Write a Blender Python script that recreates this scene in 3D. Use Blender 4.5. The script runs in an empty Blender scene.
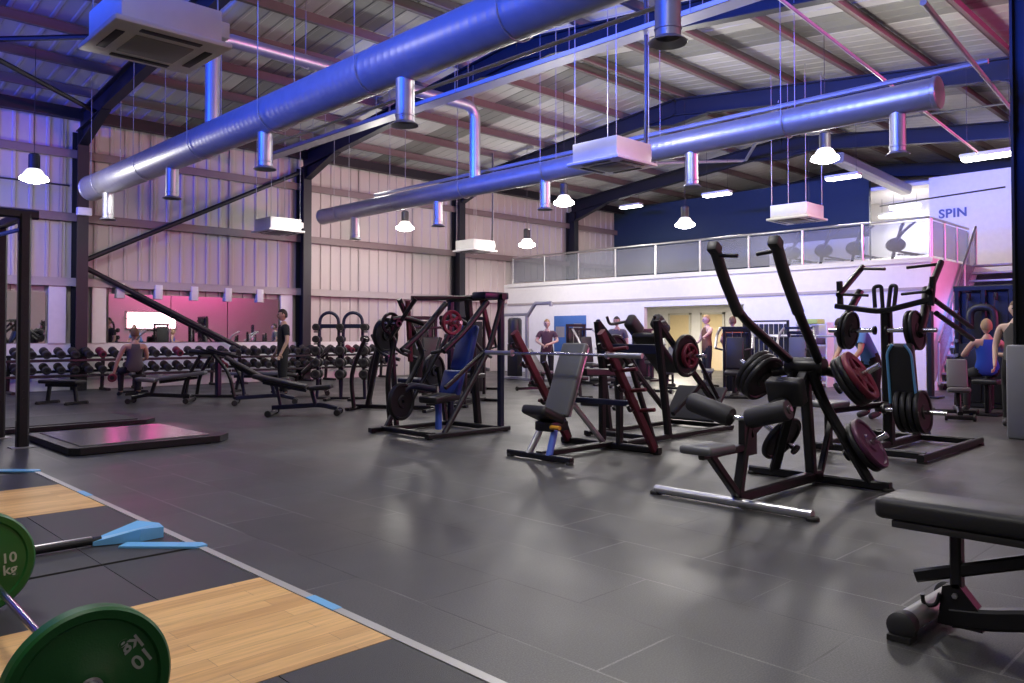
import bpy, bmesh, math, random
from mathutils import Vector, Matrix, Quaternion
random.seed(7)
PI = math.pi
SC = bpy.context.scene
COL = SC.collection
V = Vector
# ------------------------------------------------------------------ camera
FPX = 790.0; CX = 512.0; HORIZON = 335.0; EYE = 1.25
PITCH = math.radians(1.2)
AZ = math.radians(45.6)                       # angle of the view from the long side of the hall
d0 = V((math.cos(AZ), math.sin(AZ), 0)); r0 = V((math.sin(AZ), -math.cos(AZ), 0)); z0 = V((0, 0, 1))
FW = d0*math.cos(PITCH) + z0*math.sin(PITCH)
UP = z0*math.cos(PITCH) - d0*math.sin(PITCH)
CY = HORIZON - FPX*math.tan(PITCH)
CAM = V((0, 0, EYE))
cd = bpy.data.cameras.new('camera'); cam = bpy.data.objects.new('camera', cd); COL.objects.link(cam)
cd.sensor_width = 36; cd.lens = FPX/1024*36; cd.shift_y = (CY-341.5)/1024; cd.clip_start = .05; cd.clip_end = 200
m = Matrix((r0, UP, -FW)).transposed().to_4x4(); m.translation = CAM
cam.matrix_world = m
SC.camera = cam
def ray(u, v): return FW + r0*((u-CX)/FPX) + UP*((CY-v)/FPX)
def FZ(u, v, z=0):
    r = ray(u, v); return CAM + r*((z-EYE)/r.z)
def PX(u, v, X):
    r = ray(u, v); return CAM + r*(X/r.x)
def PY(u, v, Y):
    r = ray(u, v); return CAM + r*(Y/r.y)

# ------------------------------------------------------------------ materials
MATS = {}
def mat(name, col, rough=.5, metal=0., bump=0., bscale=60., spec=.5, var=0., vscale=8., coat=0.):
    m = bpy.data.materials.new(name); m.use_nodes = True
    nt = m.node_tree; b = nt.nodes['Principled BSDF']
    b.inputs['Base Color'].default_value = (*col, 1); b.inputs['Roughness'].default_value = rough
    b.inputs['Metallic'].default_value = metal; b.inputs['Specular IOR Level'].default_value = spec
    b.inputs['Coat Weight'].default_value = coat
    tc = nt.nodes.new('ShaderNodeTexCoord')
    n = nt.nodes.new('ShaderNodeTexNoise'); n.inputs['Scale'].default_value = vscale; n.inputs['Detail'].default_value = 3
    nt.links.new(tc.outputs['Object'], n.inputs['Vector'])
    mx = nt.nodes.new('ShaderNodeMixRGB'); mx.blend_type = 'MIX'
    k = var if var else .06
    mx.inputs[1].default_value = (*[c*(1-k) for c in col], 1); mx.inputs[2].default_value = (*[min(1, c*(1+k)) for c in col], 1)
    nt.links.new(n.outputs['Fac'], mx.inputs[0]); nt.links.new(mx.outputs[0], b.inputs['Base Color'])
    if bump:
        n2 = nt.nodes.new('ShaderNodeTexNoise'); n2.inputs['Scale'].default_value = bscale; n2.inputs['Detail'].default_value = 2
        nt.links.new(tc.outputs['Object'], n2.inputs['Vector'])
        bp = nt.nodes.new('ShaderNodeBump'); bp.inputs['Strength'].default_value = bump; bp.inputs['Distance'].default_value = .01
        nt.links.new(n2.outputs['Fac'], bp.inputs['Height']); nt.links.new(bp.outputs['Normal'], b.inputs['Normal'])
    MATS[name] = m; return m
def emit(name, col, s):
    m = bpy.data.materials.new(name); m.use_nodes = True; nt = m.node_tree
    b = nt.nodes['Principled BSDF']; b.inputs['Base Color'].default_value = (*col, 1)
    b.inputs['Emission Color'].default_value = (*col, 1); b.inputs['Emission Strength'].default_value = s
    MATS[name] = m; return m
mat('white_wall', (.80, .79, .78), .7, bump=.05, bscale=30)
mat('cladding', (.50, .455, .44), .5, var=.05, vscale=.6)
mat('roof_sheet', (.50, .49, .49), .5, var=.06, vscale=.7)
mat('rooflight', (.22, .22, .21), .5)
mat('navy_steel', (.007, .008, .013), .5)
mat('purlin', (.15, .12, .118), .55)
mat('girt', (.20, .15, .15), .5)
mat('girt_light', (.42, .38, .37), .5)
mat('blue_wall', (.009, .024, .05), .7)
mat('galv', (.46, .47, .49), .42, .75, var=.12, vscale=5)
mat('galv_dull', (.42, .42, .43), .5, .8)
mat('white_plastic', (.74, .74, .73), .4)
mat('grille', (.30, .30, .30), .6)
mat('dark_plastic', (.03, .03, .032), .5)
mat('black_steel', (.008, .008, .010), .36, spec=.5, bump=.03, bscale=200)
mat('navy_paint', (.010, .013, .040), .35)
mat('blue_paint_and_light', (.05, .12, .55), .35)
mat('blue_vinyl', (.012, .04, .24), .45, bump=.08, bscale=120)
mat('black_vinyl', (.022, .022, .024), .42, bump=.1, bscale=140)
mat('grey_vinyl', (.12, .125, .135), .42, bump=.1, bscale=120)
mat('foam', (.03, .03, .034), .55, bump=.1, bscale=220)
mat('silver', (.62, .62, .63), .28, .9)
mat('chrome', (.75, .75, .76), .15, 1.0)
mat('rubber', (.018, .018, .018), .6, bump=.08, bscale=120)
mat('iron', (.017, .017, .019), .42, .3)
mat('red_iron', (.17, .018, .04), .45, .2); mat('pink_lit_iron', (.10, .03, .075), .4, .3)  # second is dark iron with pink light put into its colour
mat('maroon_paint', (.10, .014, .024), .45)
mat('green_rubber', (.004, .105, .014), .42, bump=.06, bscale=160, spec=.6)
mat('letter_grey', (.42, .48, .42), .5)
mat('pale_blue', (.16, .45, .80), .4)
mat('cream_door', (.72, .58, .34), .6)
mat('pale_frame', (.6, .58, .52), .5)
mat('strip_steel', (.5, .5, .48), .4, .4)
mat('skin', (.55, .34, .25), .5); mat('skin_pale', (.68, .47, .38), .5)
mat('hair_dark', (.03, .02, .015), .7); mat('hair_brown', (.16, .085, .04), .7); mat('hair_fair', (.40, .26, .12), .7)
for nm, c in (('cloth_grey', (.12, .12, .12)), ('cloth_black', (.015, .015, .018)), ('cloth_orange', (.42, .15, .06)), ('cloth_blue', (.03, .10, .55)),
              ('cloth_teal', (.12, .28, .70)), ('cloth_white', (.75, .74, .72)), ('cloth_brown', (.20, .09, .05)), ('cloth_plum', (.10, .05, .07)), ('cloth_yellow', (.75, .65, .42)), ('cloth_navy', (.02, .025, .05))):
    mat(nm, c, .85, bump=.15, bscale=90)
mat('eye_dark', (.01, .01, .01), .3)
mat('shoe', (.04, .04, .045), .6)
mat('poster_blue', (.05, .14, .38), .5)
mat('lime', (.45, .6, .12), .5)
mat('spin_blue', (.10, .13, .30), .5)
mat('column_pad', (.30, .31, .36), .6, bump=.05)
mat('orange_plastic', (.7, .35, .04), .4)
emit('lamp_white', (1, .95, .88), 30); emit('lamp_tube', (1, .96, .90), 16); emit('lamp_glass', (1, .96, .9), 1.4); emit('lamp_small', (1, .92, .8), 3)
emit('screen_pink', (1, .55, .62), 9)
def mirror_mat():
    m = bpy.data.materials.new('mirror'); m.use_nodes = True; b = m.node_tree.nodes['Principled BSDF']
    b.inputs['Base Color'].default_value = (.82, .84, .85, 1); b.inputs['Metallic'].default_value = 1; b.inputs['Roughness'].default_value = .02
    MATS['mirror'] = m
mirror_mat()
def frosted():
    m = bpy.data.materials.new('frosted_panel'); m.use_nodes = True; nt = m.node_tree
    b = nt.nodes['Principled BSDF']; b.inputs['Base Color'].default_value = (.34, .35, .38, 1); b.inputs['Roughness'].default_value = .35
    t = nt.nodes.new('ShaderNodeBsdfTransparent'); t.inputs[0].default_value = (.85, .87, .92, 1)
    mx = nt.nodes.new('ShaderNodeMixShader'); mx.inputs[0].default_value = .34
    nt.links.new(t.outputs[0], mx.inputs[1]); nt.links.new(b.outputs[0], mx.inputs[2])
    nt.links.new(mx.outputs[0], nt.nodes['Material Output'].inputs[0]); MATS['frosted_panel'] = m
frosted()
def floor_mat():
    m = bpy.data.materials.new('rubber_tiles'); m.use_nodes = True; nt = m.node_tree; N = nt.nodes.new; L = nt.links.new
    b = nt.nodes['Principled BSDF']
    tc = N('ShaderNodeTexCoord'); mp = N('ShaderNodeMapping'); mp.vector_type = 'POINT'
    mp.inputs['Rotation'].default_value = (0, 0, PI/2); mp.inputs['Location'].default_value = (-2.42, -2.30+.52*8, 0)
    L(tc.outputs['Object'], mp.inputs['Vector'])
    # brick rows along Y of the hall
    br = N('ShaderNodeTexBrick'); br.offset = .5; br.squash = 1
    br.inputs['Scale'].default_value = 1; br.inputs['Brick Width'].default_value = 1.06; br.inputs['Row Height'].default_value = .52
    br.inputs['Mortar Size'].default_value = .006; br.inputs['Mortar Smooth'].default_value = .3; br.inputs['Bias'].default_value = 0
    br.inputs['Color1'].default_value = (.050, .051, .052, 1); br.inputs['Color2'].default_value = (.066, .067, .067, 1); br.inputs['Mortar'].default_value = (.115, .115, .113, 1)
    sx = N('ShaderNodeSeparateXYZ'); cb = N('ShaderNodeCombineXYZ'); L(tc.outputs['Object'], sx.inputs[0])
    a = N('ShaderNodeMath'); a.operation = 'ADD'; a.inputs[1].default_value = 53-2.43+.53; L(sx.outputs['Y'], a.inputs[0])
    a2 = N('ShaderNodeMath'); a2.operation = 'ADD'; a2.inputs[1].default_value = 52-1.78; L(sx.outputs['X'], a2.inputs[0])
    L(a.outputs[0], cb.inputs[0]); L(a2.outputs[0], cb.inputs[1]); L(cb.outputs[0], br.inputs['Vector'])
    # grazing light painted into the joints: some pale, some stay dark
    nj = N('ShaderNodeTexNoise'); nj.inputs['Scale'].default_value = .9; L(tc.outputs['Object'], nj.inputs['Vector'])
    rj = N('ShaderNodeValToRGB'); rj.color_ramp.elements[0].position = .44; rj.color_ramp.elements[0].color = (.02, .02, .02, 1); rj.color_ramp.elements[1].position = .56; rj.color_ramp.elements[1].color = (.17, .17, .165, 1)
    L(nj.outputs['Fac'], rj.inputs[0]); L(rj.outputs[0], br.inputs['Mortar'])
    n = N('ShaderNodeTexNoise'); n.inputs['Scale'].default_value = 140; n.inputs['Detail'].default_value = 2; L(tc.outputs['Object'], n.inputs['Vector'])
    n2 = N('ShaderNodeTexNoise'); n2.inputs['Scale'].default_value = .8; n2.inputs['Detail'].default_value = 4; L(tc.outputs['Object'], n2.inputs['Vector'])
    rp = N('ShaderNodeMapRange'); rp.inputs[1].default_value = .35; rp.inputs[2].default_value = .7; rp.inputs[3].default_value = .85; rp.inputs[4].default_value = 1.2; L(n2.outputs['Fac'], rp.inputs[0])
    rs = N('ShaderNodeMapRange'); rs.inputs[1].default_value = .4; rs.inputs[2].default_value = .7; rs.inputs[3].default_value = .72; rs.inputs[4].default_value = 1.45; L(n.outputs['Fac'], rs.inputs[0])
    mu = N('ShaderNodeMath'); mu.operation = 'MULTIPLY'; L(rp.outputs[0], mu.inputs[0]); L(rs.outputs[0], mu.inputs[1])
    vm = N('ShaderNodeVectorMath'); vm.operation = 'SCALE'; L(br.outputs['Color'], vm.inputs[0]); L(mu.outputs[0], vm.inputs['Scale'])
    L(vm.outputs[0], b.inputs['Base Color'])
    rr = N('ShaderNodeMapRange'); rr.inputs[1].default_value = .3; rr.inputs[2].default_value = .7; rr.inputs[3].default_value = .34; rr.inputs[4].default_value = .52; L(n2.outputs['Fac'], rr.inputs[0])
    L(rr.outputs[0], b.inputs['Roughness'])
    bp = N('ShaderNodeBump'); bp.inputs['Strength'].default_value = .25; bp.inputs['Distance'].default_value = .004
    ad = N('ShaderNodeMath'); ad.operation = 'SUBTRACT'; L(n.outputs['Fac'], ad.inputs[0]); L(br.outputs['Fac'], ad.inputs[1])
    L(ad.outputs[0], bp.inputs['Height']); L(bp.outputs['Normal'], b.inputs['Normal'])
    b.inputs['Specular IOR Level'].default_value = .5
    MATS['rubber_tiles'] = m
floor_mat()
def wood_mat():
    m = bpy.data.materials.new('oak_boards'); m.use_nodes = True; nt = m.node_tree; N = nt.nodes.new; L = nt.links.new
    b = nt.nodes['Principled BSDF']; tc = N('ShaderNodeTexCoord')
    br = N('ShaderNodeTexBrick'); br.offset = .37; br.inputs['Scale'].default_value = 1; br.inputs['Brick Width'].default_value = .75; br.inputs['Row Height'].default_value = .095
    br.inputs['Mortar Size'].default_value = .001; br.inputs['Color1'].default_value = (.58, .33, .12, 1); br.inputs['Color2'].default_value = (.74, .46, .18, 1); br.inputs['Mortar'].default_value = (.30, .18, .09, 1)
    of = N('ShaderNodeVectorMath'); of.operation = 'ADD'; of.inputs[1].default_value = (20.2, 19.97, 0); L(tc.outputs['Object'], of.inputs[0]); L(of.outputs[0], br.inputs['Vector'])
    mp = N('ShaderNodeMapping'); mp.inputs['Scale'].default_value = (2.0, 26, 1); L(tc.outputs['Object'], mp.inputs['Vector'])
    n = N('ShaderNodeTexNoise'); n.inputs['Scale'].default_value = 1.6; n.inputs['Detail'].default_value = 5; n.inputs['Distortion'].default_value = .6; L(mp.outputs[0], n.inputs['Vector'])
    rp = N('ShaderNodeMapRange'); rp.inputs[1].default_value = .3; rp.inputs[2].default_value = .75; rp.inputs[3].default_value = 1.12; rp.inputs[4].default_value = .78; L(n.outputs['Fac'], rp.inputs[0])
    vm = N('ShaderNodeVectorMath'); vm.operation = 'SCALE'; L(br.outputs['Color'], vm.inputs[0]); L(rp.outputs[0], vm.inputs['Scale']); L(vm.outputs[0], b.inputs['Base Color'])
    b.inputs['Roughness'].default_value = .5; MATS['oak_boards'] = m
wood_mat()
mat('platform_rubber', (.034, .035, .037), .5, bump=.25, bscale=300, var=.15, vscale=3)
mat('deck_grey', (.17, .165, .175), .22, bump=.02, bscale=60)

# ------------------------------------------------------------------ mesh building
def rotm(rx=0, ry=0, rz=0):
    return Matrix.Rotation(rz, 3, 'Z') @ Matrix.Rotation(ry, 3, 'Y') @ Matrix.Rotation(rx, 3, 'X')
def frame(axis, up=z0):
    a = V(axis).normalized(); u = V(up)
    if abs(a.dot(u.normalized())) > .98: u = V((1, 0, 0)) if abs(a.x) < .9 else V((0, 1, 0))
    s = a.cross(u).normalized(); u2 = s.cross(a).normalized()
    return a, s, u2
class MB:
    def __init__(s): s.bm = bmesh.new(); s.mi = 0
    def face(s, vs):
        try: f = s.bm.faces.new(vs); f.material_index = s.mi; return f
        except ValueError: return None
    def quad(s, *pts): s.face([s.bm.verts.new(V(p)) for p in pts]); return s
    def box(s, c, size, R=None, bev=0, seg=2):
        c = V(c); h = V(size)/2; R = R or Matrix.Identity(3)
        vs = [s.bm.verts.new(c + R @ V((x*h.x, y*h.y, z*h.z))) for x in (-1, 1) for y in (-1, 1) for z in (-1, 1)]
        fs = [s.face([vs[i] for i in q]) for q in ((0, 1, 3, 2), (4, 6, 7, 5), (0, 4, 5, 1), (2, 3, 7, 6), (0, 2, 6, 4), (1, 5, 7, 3))]
        if bev:
            ed = list({e for f in fs for e in f.edges})
            r = bmesh.ops.bevel(s.bm, geom=ed, offset=min(bev, min(size)*.49), segments=seg, affect='EDGES', profile=.5)
            for f in r['faces']: f.material_index = s.mi
        return s
    def span(s, a, b, bev=0):
        a = V(a); b = V(b); return s.box((a+b)/2, [abs(x) for x in (b-a)], None, bev)
    def prism(s, pts, ext):
        """closed outline pts (3D) extruded by vector ext"""
        A = [s.bm.verts.new(V(p)) for p in pts]; B = [s.bm.verts.new(V(p)+V(ext)) for p in pts]; n = len(A)
        s.face(A[::-1]); s.face(B)
        for i in range(n): s.face([A[i], A[(i+1) % n], B[(i+1) % n], B[i]])
        return s
    def sweep(s, path, sec, up=z0, closed=False, scale=None, caps=True):
        """sec: list of (side, up) offsets; path: points"""
        P = [V(p) for p in path]; n = len(P); rings = []
        nrm = None
        for i, p in enumerate(P):
            if closed: t = (P[(i+1) % n]-P[i-1])
            else: t = (P[min(i+1, n-1)]-P[max(i-1, 0)])
            t.normalize()
            if nrm is None: a, sd, nrm = frame(t, up)
            else:
                nrm = (nrm - t*nrm.dot(t))
                if nrm.length < 1e-4: a, sd, nrm = frame(t, up)
                nrm.normalize(); sd = t.cross(nrm).normalized()
            k = scale[i] if scale else 1
            # mitre
            rings.append([s.bm.verts.new(p + sd*(x*k) + nrm*(y*k)) for x, y in sec])
        m = len(sec)
        for i in range(n if closed else n-1):
            A, B = rings[i], rings[(i+1) % n]
            for j in range(m): s.face([A[j], A[(j+1) % m], B[(j+1) % m], B[j]])
        if not closed and caps: s.face(rings[0][::-1]); s.face(rings[-1])
        return s
    def tube(s, path, r, seg=10, scale=None, closed=False):
        return s.sweep(path, [(r*math.cos(2*PI*i/seg), r*math.sin(2*PI*i/seg)) for i in range(seg)], scale=scale, closed=closed)
    def bar(s, path, w, h=None, up=z0, bev=None):
        h = h or w; b = bev if bev is not None else min(w, h)*.18; w /= 2; h /= 2
        return s.sweep(path, [(-w+b, -h), (w-b, -h), (w, -h+b), (w, h-b), (w-b, h), (-w+b, h), (-w, h-b), (-w, -h+b)], up)
    def lathe(s, prof, c, axis=(0, 0, 1), seg=24, up=z0):
        c = V(c); a, sd, u = frame(axis, up); rings = []
        for r, h in prof:
            if r < 1e-5: rings.append([s.bm.verts.new(c+a*h)])
            else: rings.append([s.bm.verts.new(c + a*h + sd*(r*math.cos(2*PI*i/seg)) + u*(r*math.sin(2*PI*i/seg))) for i in range(seg)])
        for A, B in zip(rings, rings[1:]):
            if len(A) == 1 and len(B) == 1: continue
            for i in range(seg):
                j = (i+1) % seg
                if len(A) == 1: s.face([A[0], B[j], B[i]])
                elif len(B) == 1: s.face([A[i], A[j], B[0]])
                else: s.face([A[i], A[j], B[j], B[i]])
        return s
    def ball(s, c, r, seg=12, rings=8, R=None):
        r = V(r) if hasattr(r, '__len__') else V((r, r, r)); c = V(c); R = R or Matrix.Identity(3)
        rows = []
        for i in range(rings+1):
            t = PI*i/rings
            if i in (0, rings): rows.append([s.bm.verts.new(c + R @ V((0, 0, r.z*math.cos(t))))]); continue
            rows.append([s.bm.verts.new(c + R @ V((r.x*math.sin(t)*math.cos(2*PI*j/seg), r.y*math.sin(t)*math.sin(2*PI*j/seg), r.z*math.cos(t)))) for j in range(seg)])
        for A, B in zip(rows, rows[1:]):
            for i in range(seg):
                j = (i+1) % seg
                if len(A) == 1: s.face([A[0], B[i], B[j]])
                elif len(B) == 1: s.face([A[i], B[0], A[j]])
                else: s.face([A[i], B[i], B[j], A[j]])
        return s
    def mesh(s, name, mats, smooth=True, ang=40):
        bmesh.ops.recalc_face_normals(s.bm, faces=s.bm.faces[:])
        me = bpy.data.meshes.new(name); s.bm.to_mesh(me); s.bm.free()
        for m in (mats if isinstance(mats, (list, tuple)) else [mats]): me.materials.append(MATS[m])
        if smooth:
            for p in me.polygons: p.use_smooth = True
            me.set_sharp_from_angle(angle=math.radians(ang))
        return me
def arc(c, r, a0, a1, n, ax=V((1, 0, 0)), ay=V((0, 0, 1))):
    return [V(c) + V(ax)*(r*math.cos(a0+(a1-a0)*i/n)) + V(ay)*(r*math.sin(a0+(a1-a0)*i/n)) for i in range(n+1)]
def fillet(pts, r, n=4):
    P = [V(p) for p in pts]; out = [P[0]]
    for a, b, c in zip(P, P[1:], P[2:]):
        d1 = (a-b); d2 = (c-b); k = min(r, d1.length*.45, d2.length*.45); p1 = b+d1.normalized()*k; p2 = b+d2.normalized()*k
        for i in range(n+1):
            t = i/n; out.append(p1*(1-t)**2 + b*(2*t*(1-t)) + p2*t*t)
    out.append(P[-1]); return out
# ------------------------------------------------------------------ objects
def T(name, label, cat, loc=(0, 0, 0), rz=0, group=None):
    o = bpy.data.objects.new(name, None); COL.objects.link(o); o.location = V(loc); o.rotation_euler = (0, 0, rz); o.empty_display_size = .1
    o['label'] = label; o['category'] = cat
    if group: o['group'] = group
    return o
def part(name, mb, mats, parent=None, world=False, label=None, stuff=False, **k):
    """world: the shape was written in hall coordinates; it is moved into its unrotated parent's own frame"""
    me = mb.mesh(name, mats, **k) if isinstance(mb, MB) else mb
    if world and parent is not None:
        off = V((0, 0, 0)); p = parent
        while p is not None: off += p.location; p = p.parent
        me.transform(Matrix.Translation(-off))
    o = bpy.data.objects.new(name, me); COL.objects.link(o)
    if parent is not None: o.parent = parent
    if label: o['label'] = label
    if stuff: o['kind'] = 'stuff'
    return o
def tag(o, label, cat, group=None):
    o['label'] = label; o['category'] = cat
    if group: o['group'] = group
    return o
def struct(name, mb, mats, loc=None, **k):
    me = mb.mesh(name, mats, **k); o = bpy.data.objects.new(name, me); COL.objects.link(o); o['kind'] = 'structure'
    if loc: o.location = loc
    return o
def thing1(name, label, cat, mb, mats, loc, group=None, world=True, **k):
    """a thing that is one mesh, its origin at loc"""
    me = mb.mesh(name, mats, **k)
    if world: me.transform(Matrix.Translation(-V(loc)))
    o = bpy.data.objects.new(name, me); COL.objects.link(o); o.location = V(loc); return tag(o, label, cat, group)
ORD = ('first', 'second', 'third', 'fourth', 'fifth', 'sixth', 'seventh', 'eighth', 'ninth', 'tenth')
def children(o): return [c for c in bpy.data.objects if c.parent == o]
def dup(o, loc=None, rz=None, label=None, group=None, parent=None):
    c = o.copy(); COL.objects.link(c); c.parent = parent
    if loc is not None: c.location = V(loc)
    if rz is not None: c.rotation_euler = (0, 0, rz)
    if label: c['label'] = label
    if group: c['group'] = group
    for k in children(o): dup(k, parent=c)
    return c
def text_mesh(txt, size, ext=.001, spacing=1.0, bold=0.0):
    cu = bpy.data.curves.new('lettering', 'FONT'); cu.body = txt; cu.size = size; cu.extrude = ext; cu.align_x = 'CENTER'; cu.align_y = 'CENTER'; cu.space_line = .85; cu.space_character = spacing; cu.offset = bold
    o = bpy.data.objects.new('lettering', cu); COL.objects.link(o); bpy.context.view_layer.update()
    me = bpy.data.meshes.new_from_object(o.evaluated_get(bpy.context.evaluated_depsgraph_get()))
    bpy.data.objects.remove(o); bpy.data.curves.remove(cu); return me
# ------------------------------------------------------------------ the hall
YW = 20.0; RIDGE = 11.3; VALLEY = 2.6; XE = 29.5; XB = -8.0; YR = -8.0
def beamz(y):                                   # top of the rafters
    if y < VALLEY: y = 2*VALLEY - y
    return 7.2 - .107*abs(y-RIDGE)
def sheetz(y): return beamz(y)+.24
struct('floor', MB().quad((XB, YR, 0), (XE, YR, 0), (XE, YW+.4, 0), (XB, YW+.4, 0)), 'rubber_tiles', smooth=False)
def ribs(a, b, pitch, depth):
    """stations (t, offset) of a trapezoidal sheet profile between a and b"""
    out = []; t = a
    while t < b:
        for q, dd in ((0, 0), (pitch*.72, 0), (pitch*.78, depth), (pitch*.94, depth)):
            if t+q <= b: out.append((t+q, dd))
        t += pitch
    out.append((b, 0)); return out
# long profiled wall behind the dumbbells
w = MB(); st = ribs(XB, XE, .333, .03)
A = [w.bm.verts.new((x, YW+.02-d, 0)) for x, d in st]; B = [w.bm.verts.new((x, YW+.02-d, 6.6)) for x, d in st]
for i in range(len(A)-1): w.face([A[i], A[i+1], B[i+1], B[i]])
struct('wall_left', w, 'cladding', smooth=False)
# roof of the main span, ribs running from eave to ridge; a rooflight strip in every bay
def roof(name, ya, yb, lights):
    w = MB(); st = ribs(XB, XE, .333, .012)
    for i, ((x1, d1), (x2, d2)) in enumerate(zip(st, st[1:])):
        w.mi = 1 if any(a <= (x1+x2)/2 <= a+1.0 for a in lights) else 0
        w.quad((x1, ya, sheetz(ya)-d1), (x2, ya, sheetz(ya)-d2), (x2, yb, sheetz(yb)-d2), (x1, yb, sheetz(yb)-d1))
    return struct(name, w, ['roof_sheet', 'rooflight'], smooth=False)
RL = [2.2, 7.9, 13.5, 19.2]
roof('ceiling', VALLEY, RIDGE, RL); roof('ceiling', RIDGE, YW+.1, RL); roof('ceiling', -6.1, VALLEY, []); roof('ceiling', YR, -6.1, [])
struct('wall_right', MB().span((XB, YR-.2, 0), (XE, YR, 8)), 'white_wall', smooth=False)
struct('wall_back', MB().span((XB-.2, YR, 0), (XB, YW+.3, 8)), 'white_wall', smooth=False)
struct('wall_front', MB().span((XE, YR, 0), (XE+.2, YW+.3, 8)), 'cladding', smooth=False)
# portal frames
def ibeam(mb, p, q, w=.2, h=.42, t=.03, up=z0):
    p, q = V(p), V(q); a, s, u = frame(q-p, up); L = (q-p).length; c = (p+q)/2
    R = Matrix((a, s, u)).transposed()
    for off, sz in ((u*(h/2-t/2), (L, w, t)), (u*(-h/2+t/2), (L, w, t)), (V((0, 0, 0)), (L, .025, h-2*t))): mb.box(c+off, sz, R)
FRAMES = [-.15, 5.53, 11.2, 16.85, 22.5, 28.1]
for X in FRAMES:
    mb = MB()
    for ya, yb in ((YW-.25, RIDGE), (RIDGE, VALLEY), (VALLEY, -6.1)):
        ibeam(mb, (X, ya, beamz(ya)-.21), (X, yb, beamz(yb)-.21))
    # haunches: deepening plates at the eave, at the ridge and over the valley
    for y, k, dl in ((YW-.3, -1, 1.7), (RIDGE, -1, .95), (RIDGE, 1, .95), (VALLEY, 1, 1.5)):
        y2 = y+k*dl; dep = .38 if y == YW-.3 or y == VALLEY else .22
        mb.prism([(X-.012, y, beamz(y)-.4), (X-.012, y2, beamz(y2)-.42), (X-.012, y, beamz(y)-.42-dep)], (.024, 0, 0))
        p, q = V((X, y, beamz(y)-.42-dep)), V((X, y2, beamz(y2)-.42)); a, s, u = frame(q-p)
        mb.box((p+q)/2, ((q-p).length, .2, .03), Matrix((a, s, u)).transposed())
    struct('roof_beam', mb, 'navy_steel', smooth=False)
    mb = MB(); ibeam(mb, (X, YW-.28, 0), (X, YW-.28, beamz(YW-.28)-.4), w=.24, h=.42, up=(0, 1, 0))
    struct('steel_column', mb, 'navy_steel', smooth=False)
mb = MB(); ibeam(mb, (11.2, 2.42, 1.13), (11.2, 2.42, beamz(VALLEY)-.4), w=.26, h=.36, up=(0, 1, 0)); struct('steel_column', mb, 'navy_steel', smooth=False)
mb = MB(); mb.span((10.97, 2.42-.24, 0), (11.43, 2.42+.24, 1.13), .03); struct('column_casing', mb, 'column_pad')
# purlins (Z sections) on the rafters
ys = [RIDGE+.25+1.42*i for i in range(6)] + [RIDGE-.25-1.42*i for i in range(6)] + [VALLEY-1.2-1.5*i for i in range(4)]
for y in ys:
    z = beamz(y); mb = MB()
    mb.span((XB, y-.012, z), (XE, y+.012, z+.2)); mb.span((XB, y-.08, z), (XE, y, z+.02)); mb.span((XB, y, z+.18), (XE, y+.08, z+.2))
    struct('purlin_beam', mb, 'purlin', smooth=False)
mb = MB(); mb.span((XB, YW-.5, beamz(YW)-.15), (XE, YW-.3, beamz(YW)+.1)); struct('eaves_beam', mb, 'navy_steel', smooth=False)
for z, mt in ((2.52, 'girt_light'), (4.0, 'girt'), (5.45, 'girt')):
    mb = MB(); mb.span((XB, YW-.17, z), (XE, YW-.03, z+.03)); mb.span((XB, YW-.17, z-.16), (XE, YW-.14, z+.03)); struct('wall_beam', mb, mt, smooth=False)
# sheet lap battens
for x in [1.2+2.0*i for i in range(9)]:
    mb = MB(); mb.span((x-.03, YW-.03, 0), (x+.03, YW-.012, 6.2)); struct('wall_trim', mb, 'girt_light', smooth=False)
# K bracing in the second bay
for z1, z2 in ((2.95, 5.75), (2.80, .08)):
    mb = MB(); mb.tube([(5.62, YW-.30, z1), (11.05, YW-.30, z2)], .06, 10); struct('brace_beam', mb, 'navy_steel')
for a, b in (((16.85, 16.5), (22.5, 12.5)), ((16.85, 8.5), (22.5, 12.5))):
    mb = MB(); mb.tube([(a[0], a[1], beamz(a[1])-.35), (b[0], b[1], beamz(b[1])-.35)], .05, 8); struct('brace_beam', mb, 'galv_dull')
for a, b in (((-.15, 18.5), (5.5, 14.0)), ((5.5, 18.5), (-.15, 14.0))):
    mb = MB(); mb.tube([(a[0], a[1], beamz(a[1])-.35), (b[0], b[1], beamz(b[1])-.35)], .05, 8); struct('brace_beam', mb, 'navy_steel')

# ------------------------------------------------------------------ mezzanine
MX = 19.2; MY = 6.1; MZ = 3.0; BX = 25.4
RY0, RY1, RZ = 10.75, 14.0, 2.08; RW1 = 18.3                      # the recess with two doors
mb = MB(); mb.span((MX, MY, 2.3), (BX, YW, MZ)); struct('mezzanine_slab', mb, 'white_wall', smooth=False)
mb = MB(); mb.span((MX, RY1, 0), (MX+.15, YW, 2.3)); mb.span((MX, MY, 0), (MX+.15, RY0, 2.3)); mb.span((MX, RY0, RZ), (MX+.15, RY1, 2.3))
struct('wall_mezzanine', mb, 'white_wall', smooth=False)
mb = MB(); mb.span((MX+.15, RW1, 0), (BX-.6, RW1+.1, 2.3)); mb.span((MX+.15, RY0-.1, 0), (BX-.6, RY0, 2.3)); mb.span((BX-.6, RY0-.1, 0), (BX-.45, RW1+.1, 2.3))
struct('wall_recess', mb, 'white_wall', smooth=False)
mb = MB(); mb.span((MX, MY, 0), (BX, MY+.12, 2.3)); struct('wall_stair', mb, 'white_wall', smooth=False)
mb = MB(); mb.span((MX-.03, MY-.02, 2.27), (MX+.01, YW-.2, 2.34)); struct('trim_1', mb, 'girt_light', smooth=False)
mb = MB(); mb.span((MX-.05, MY-.05, MZ-.1), (MX+.02, YW-.2, MZ+.02)); struct('trim_2', mb, 'white_plastic', smooth=False)
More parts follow.
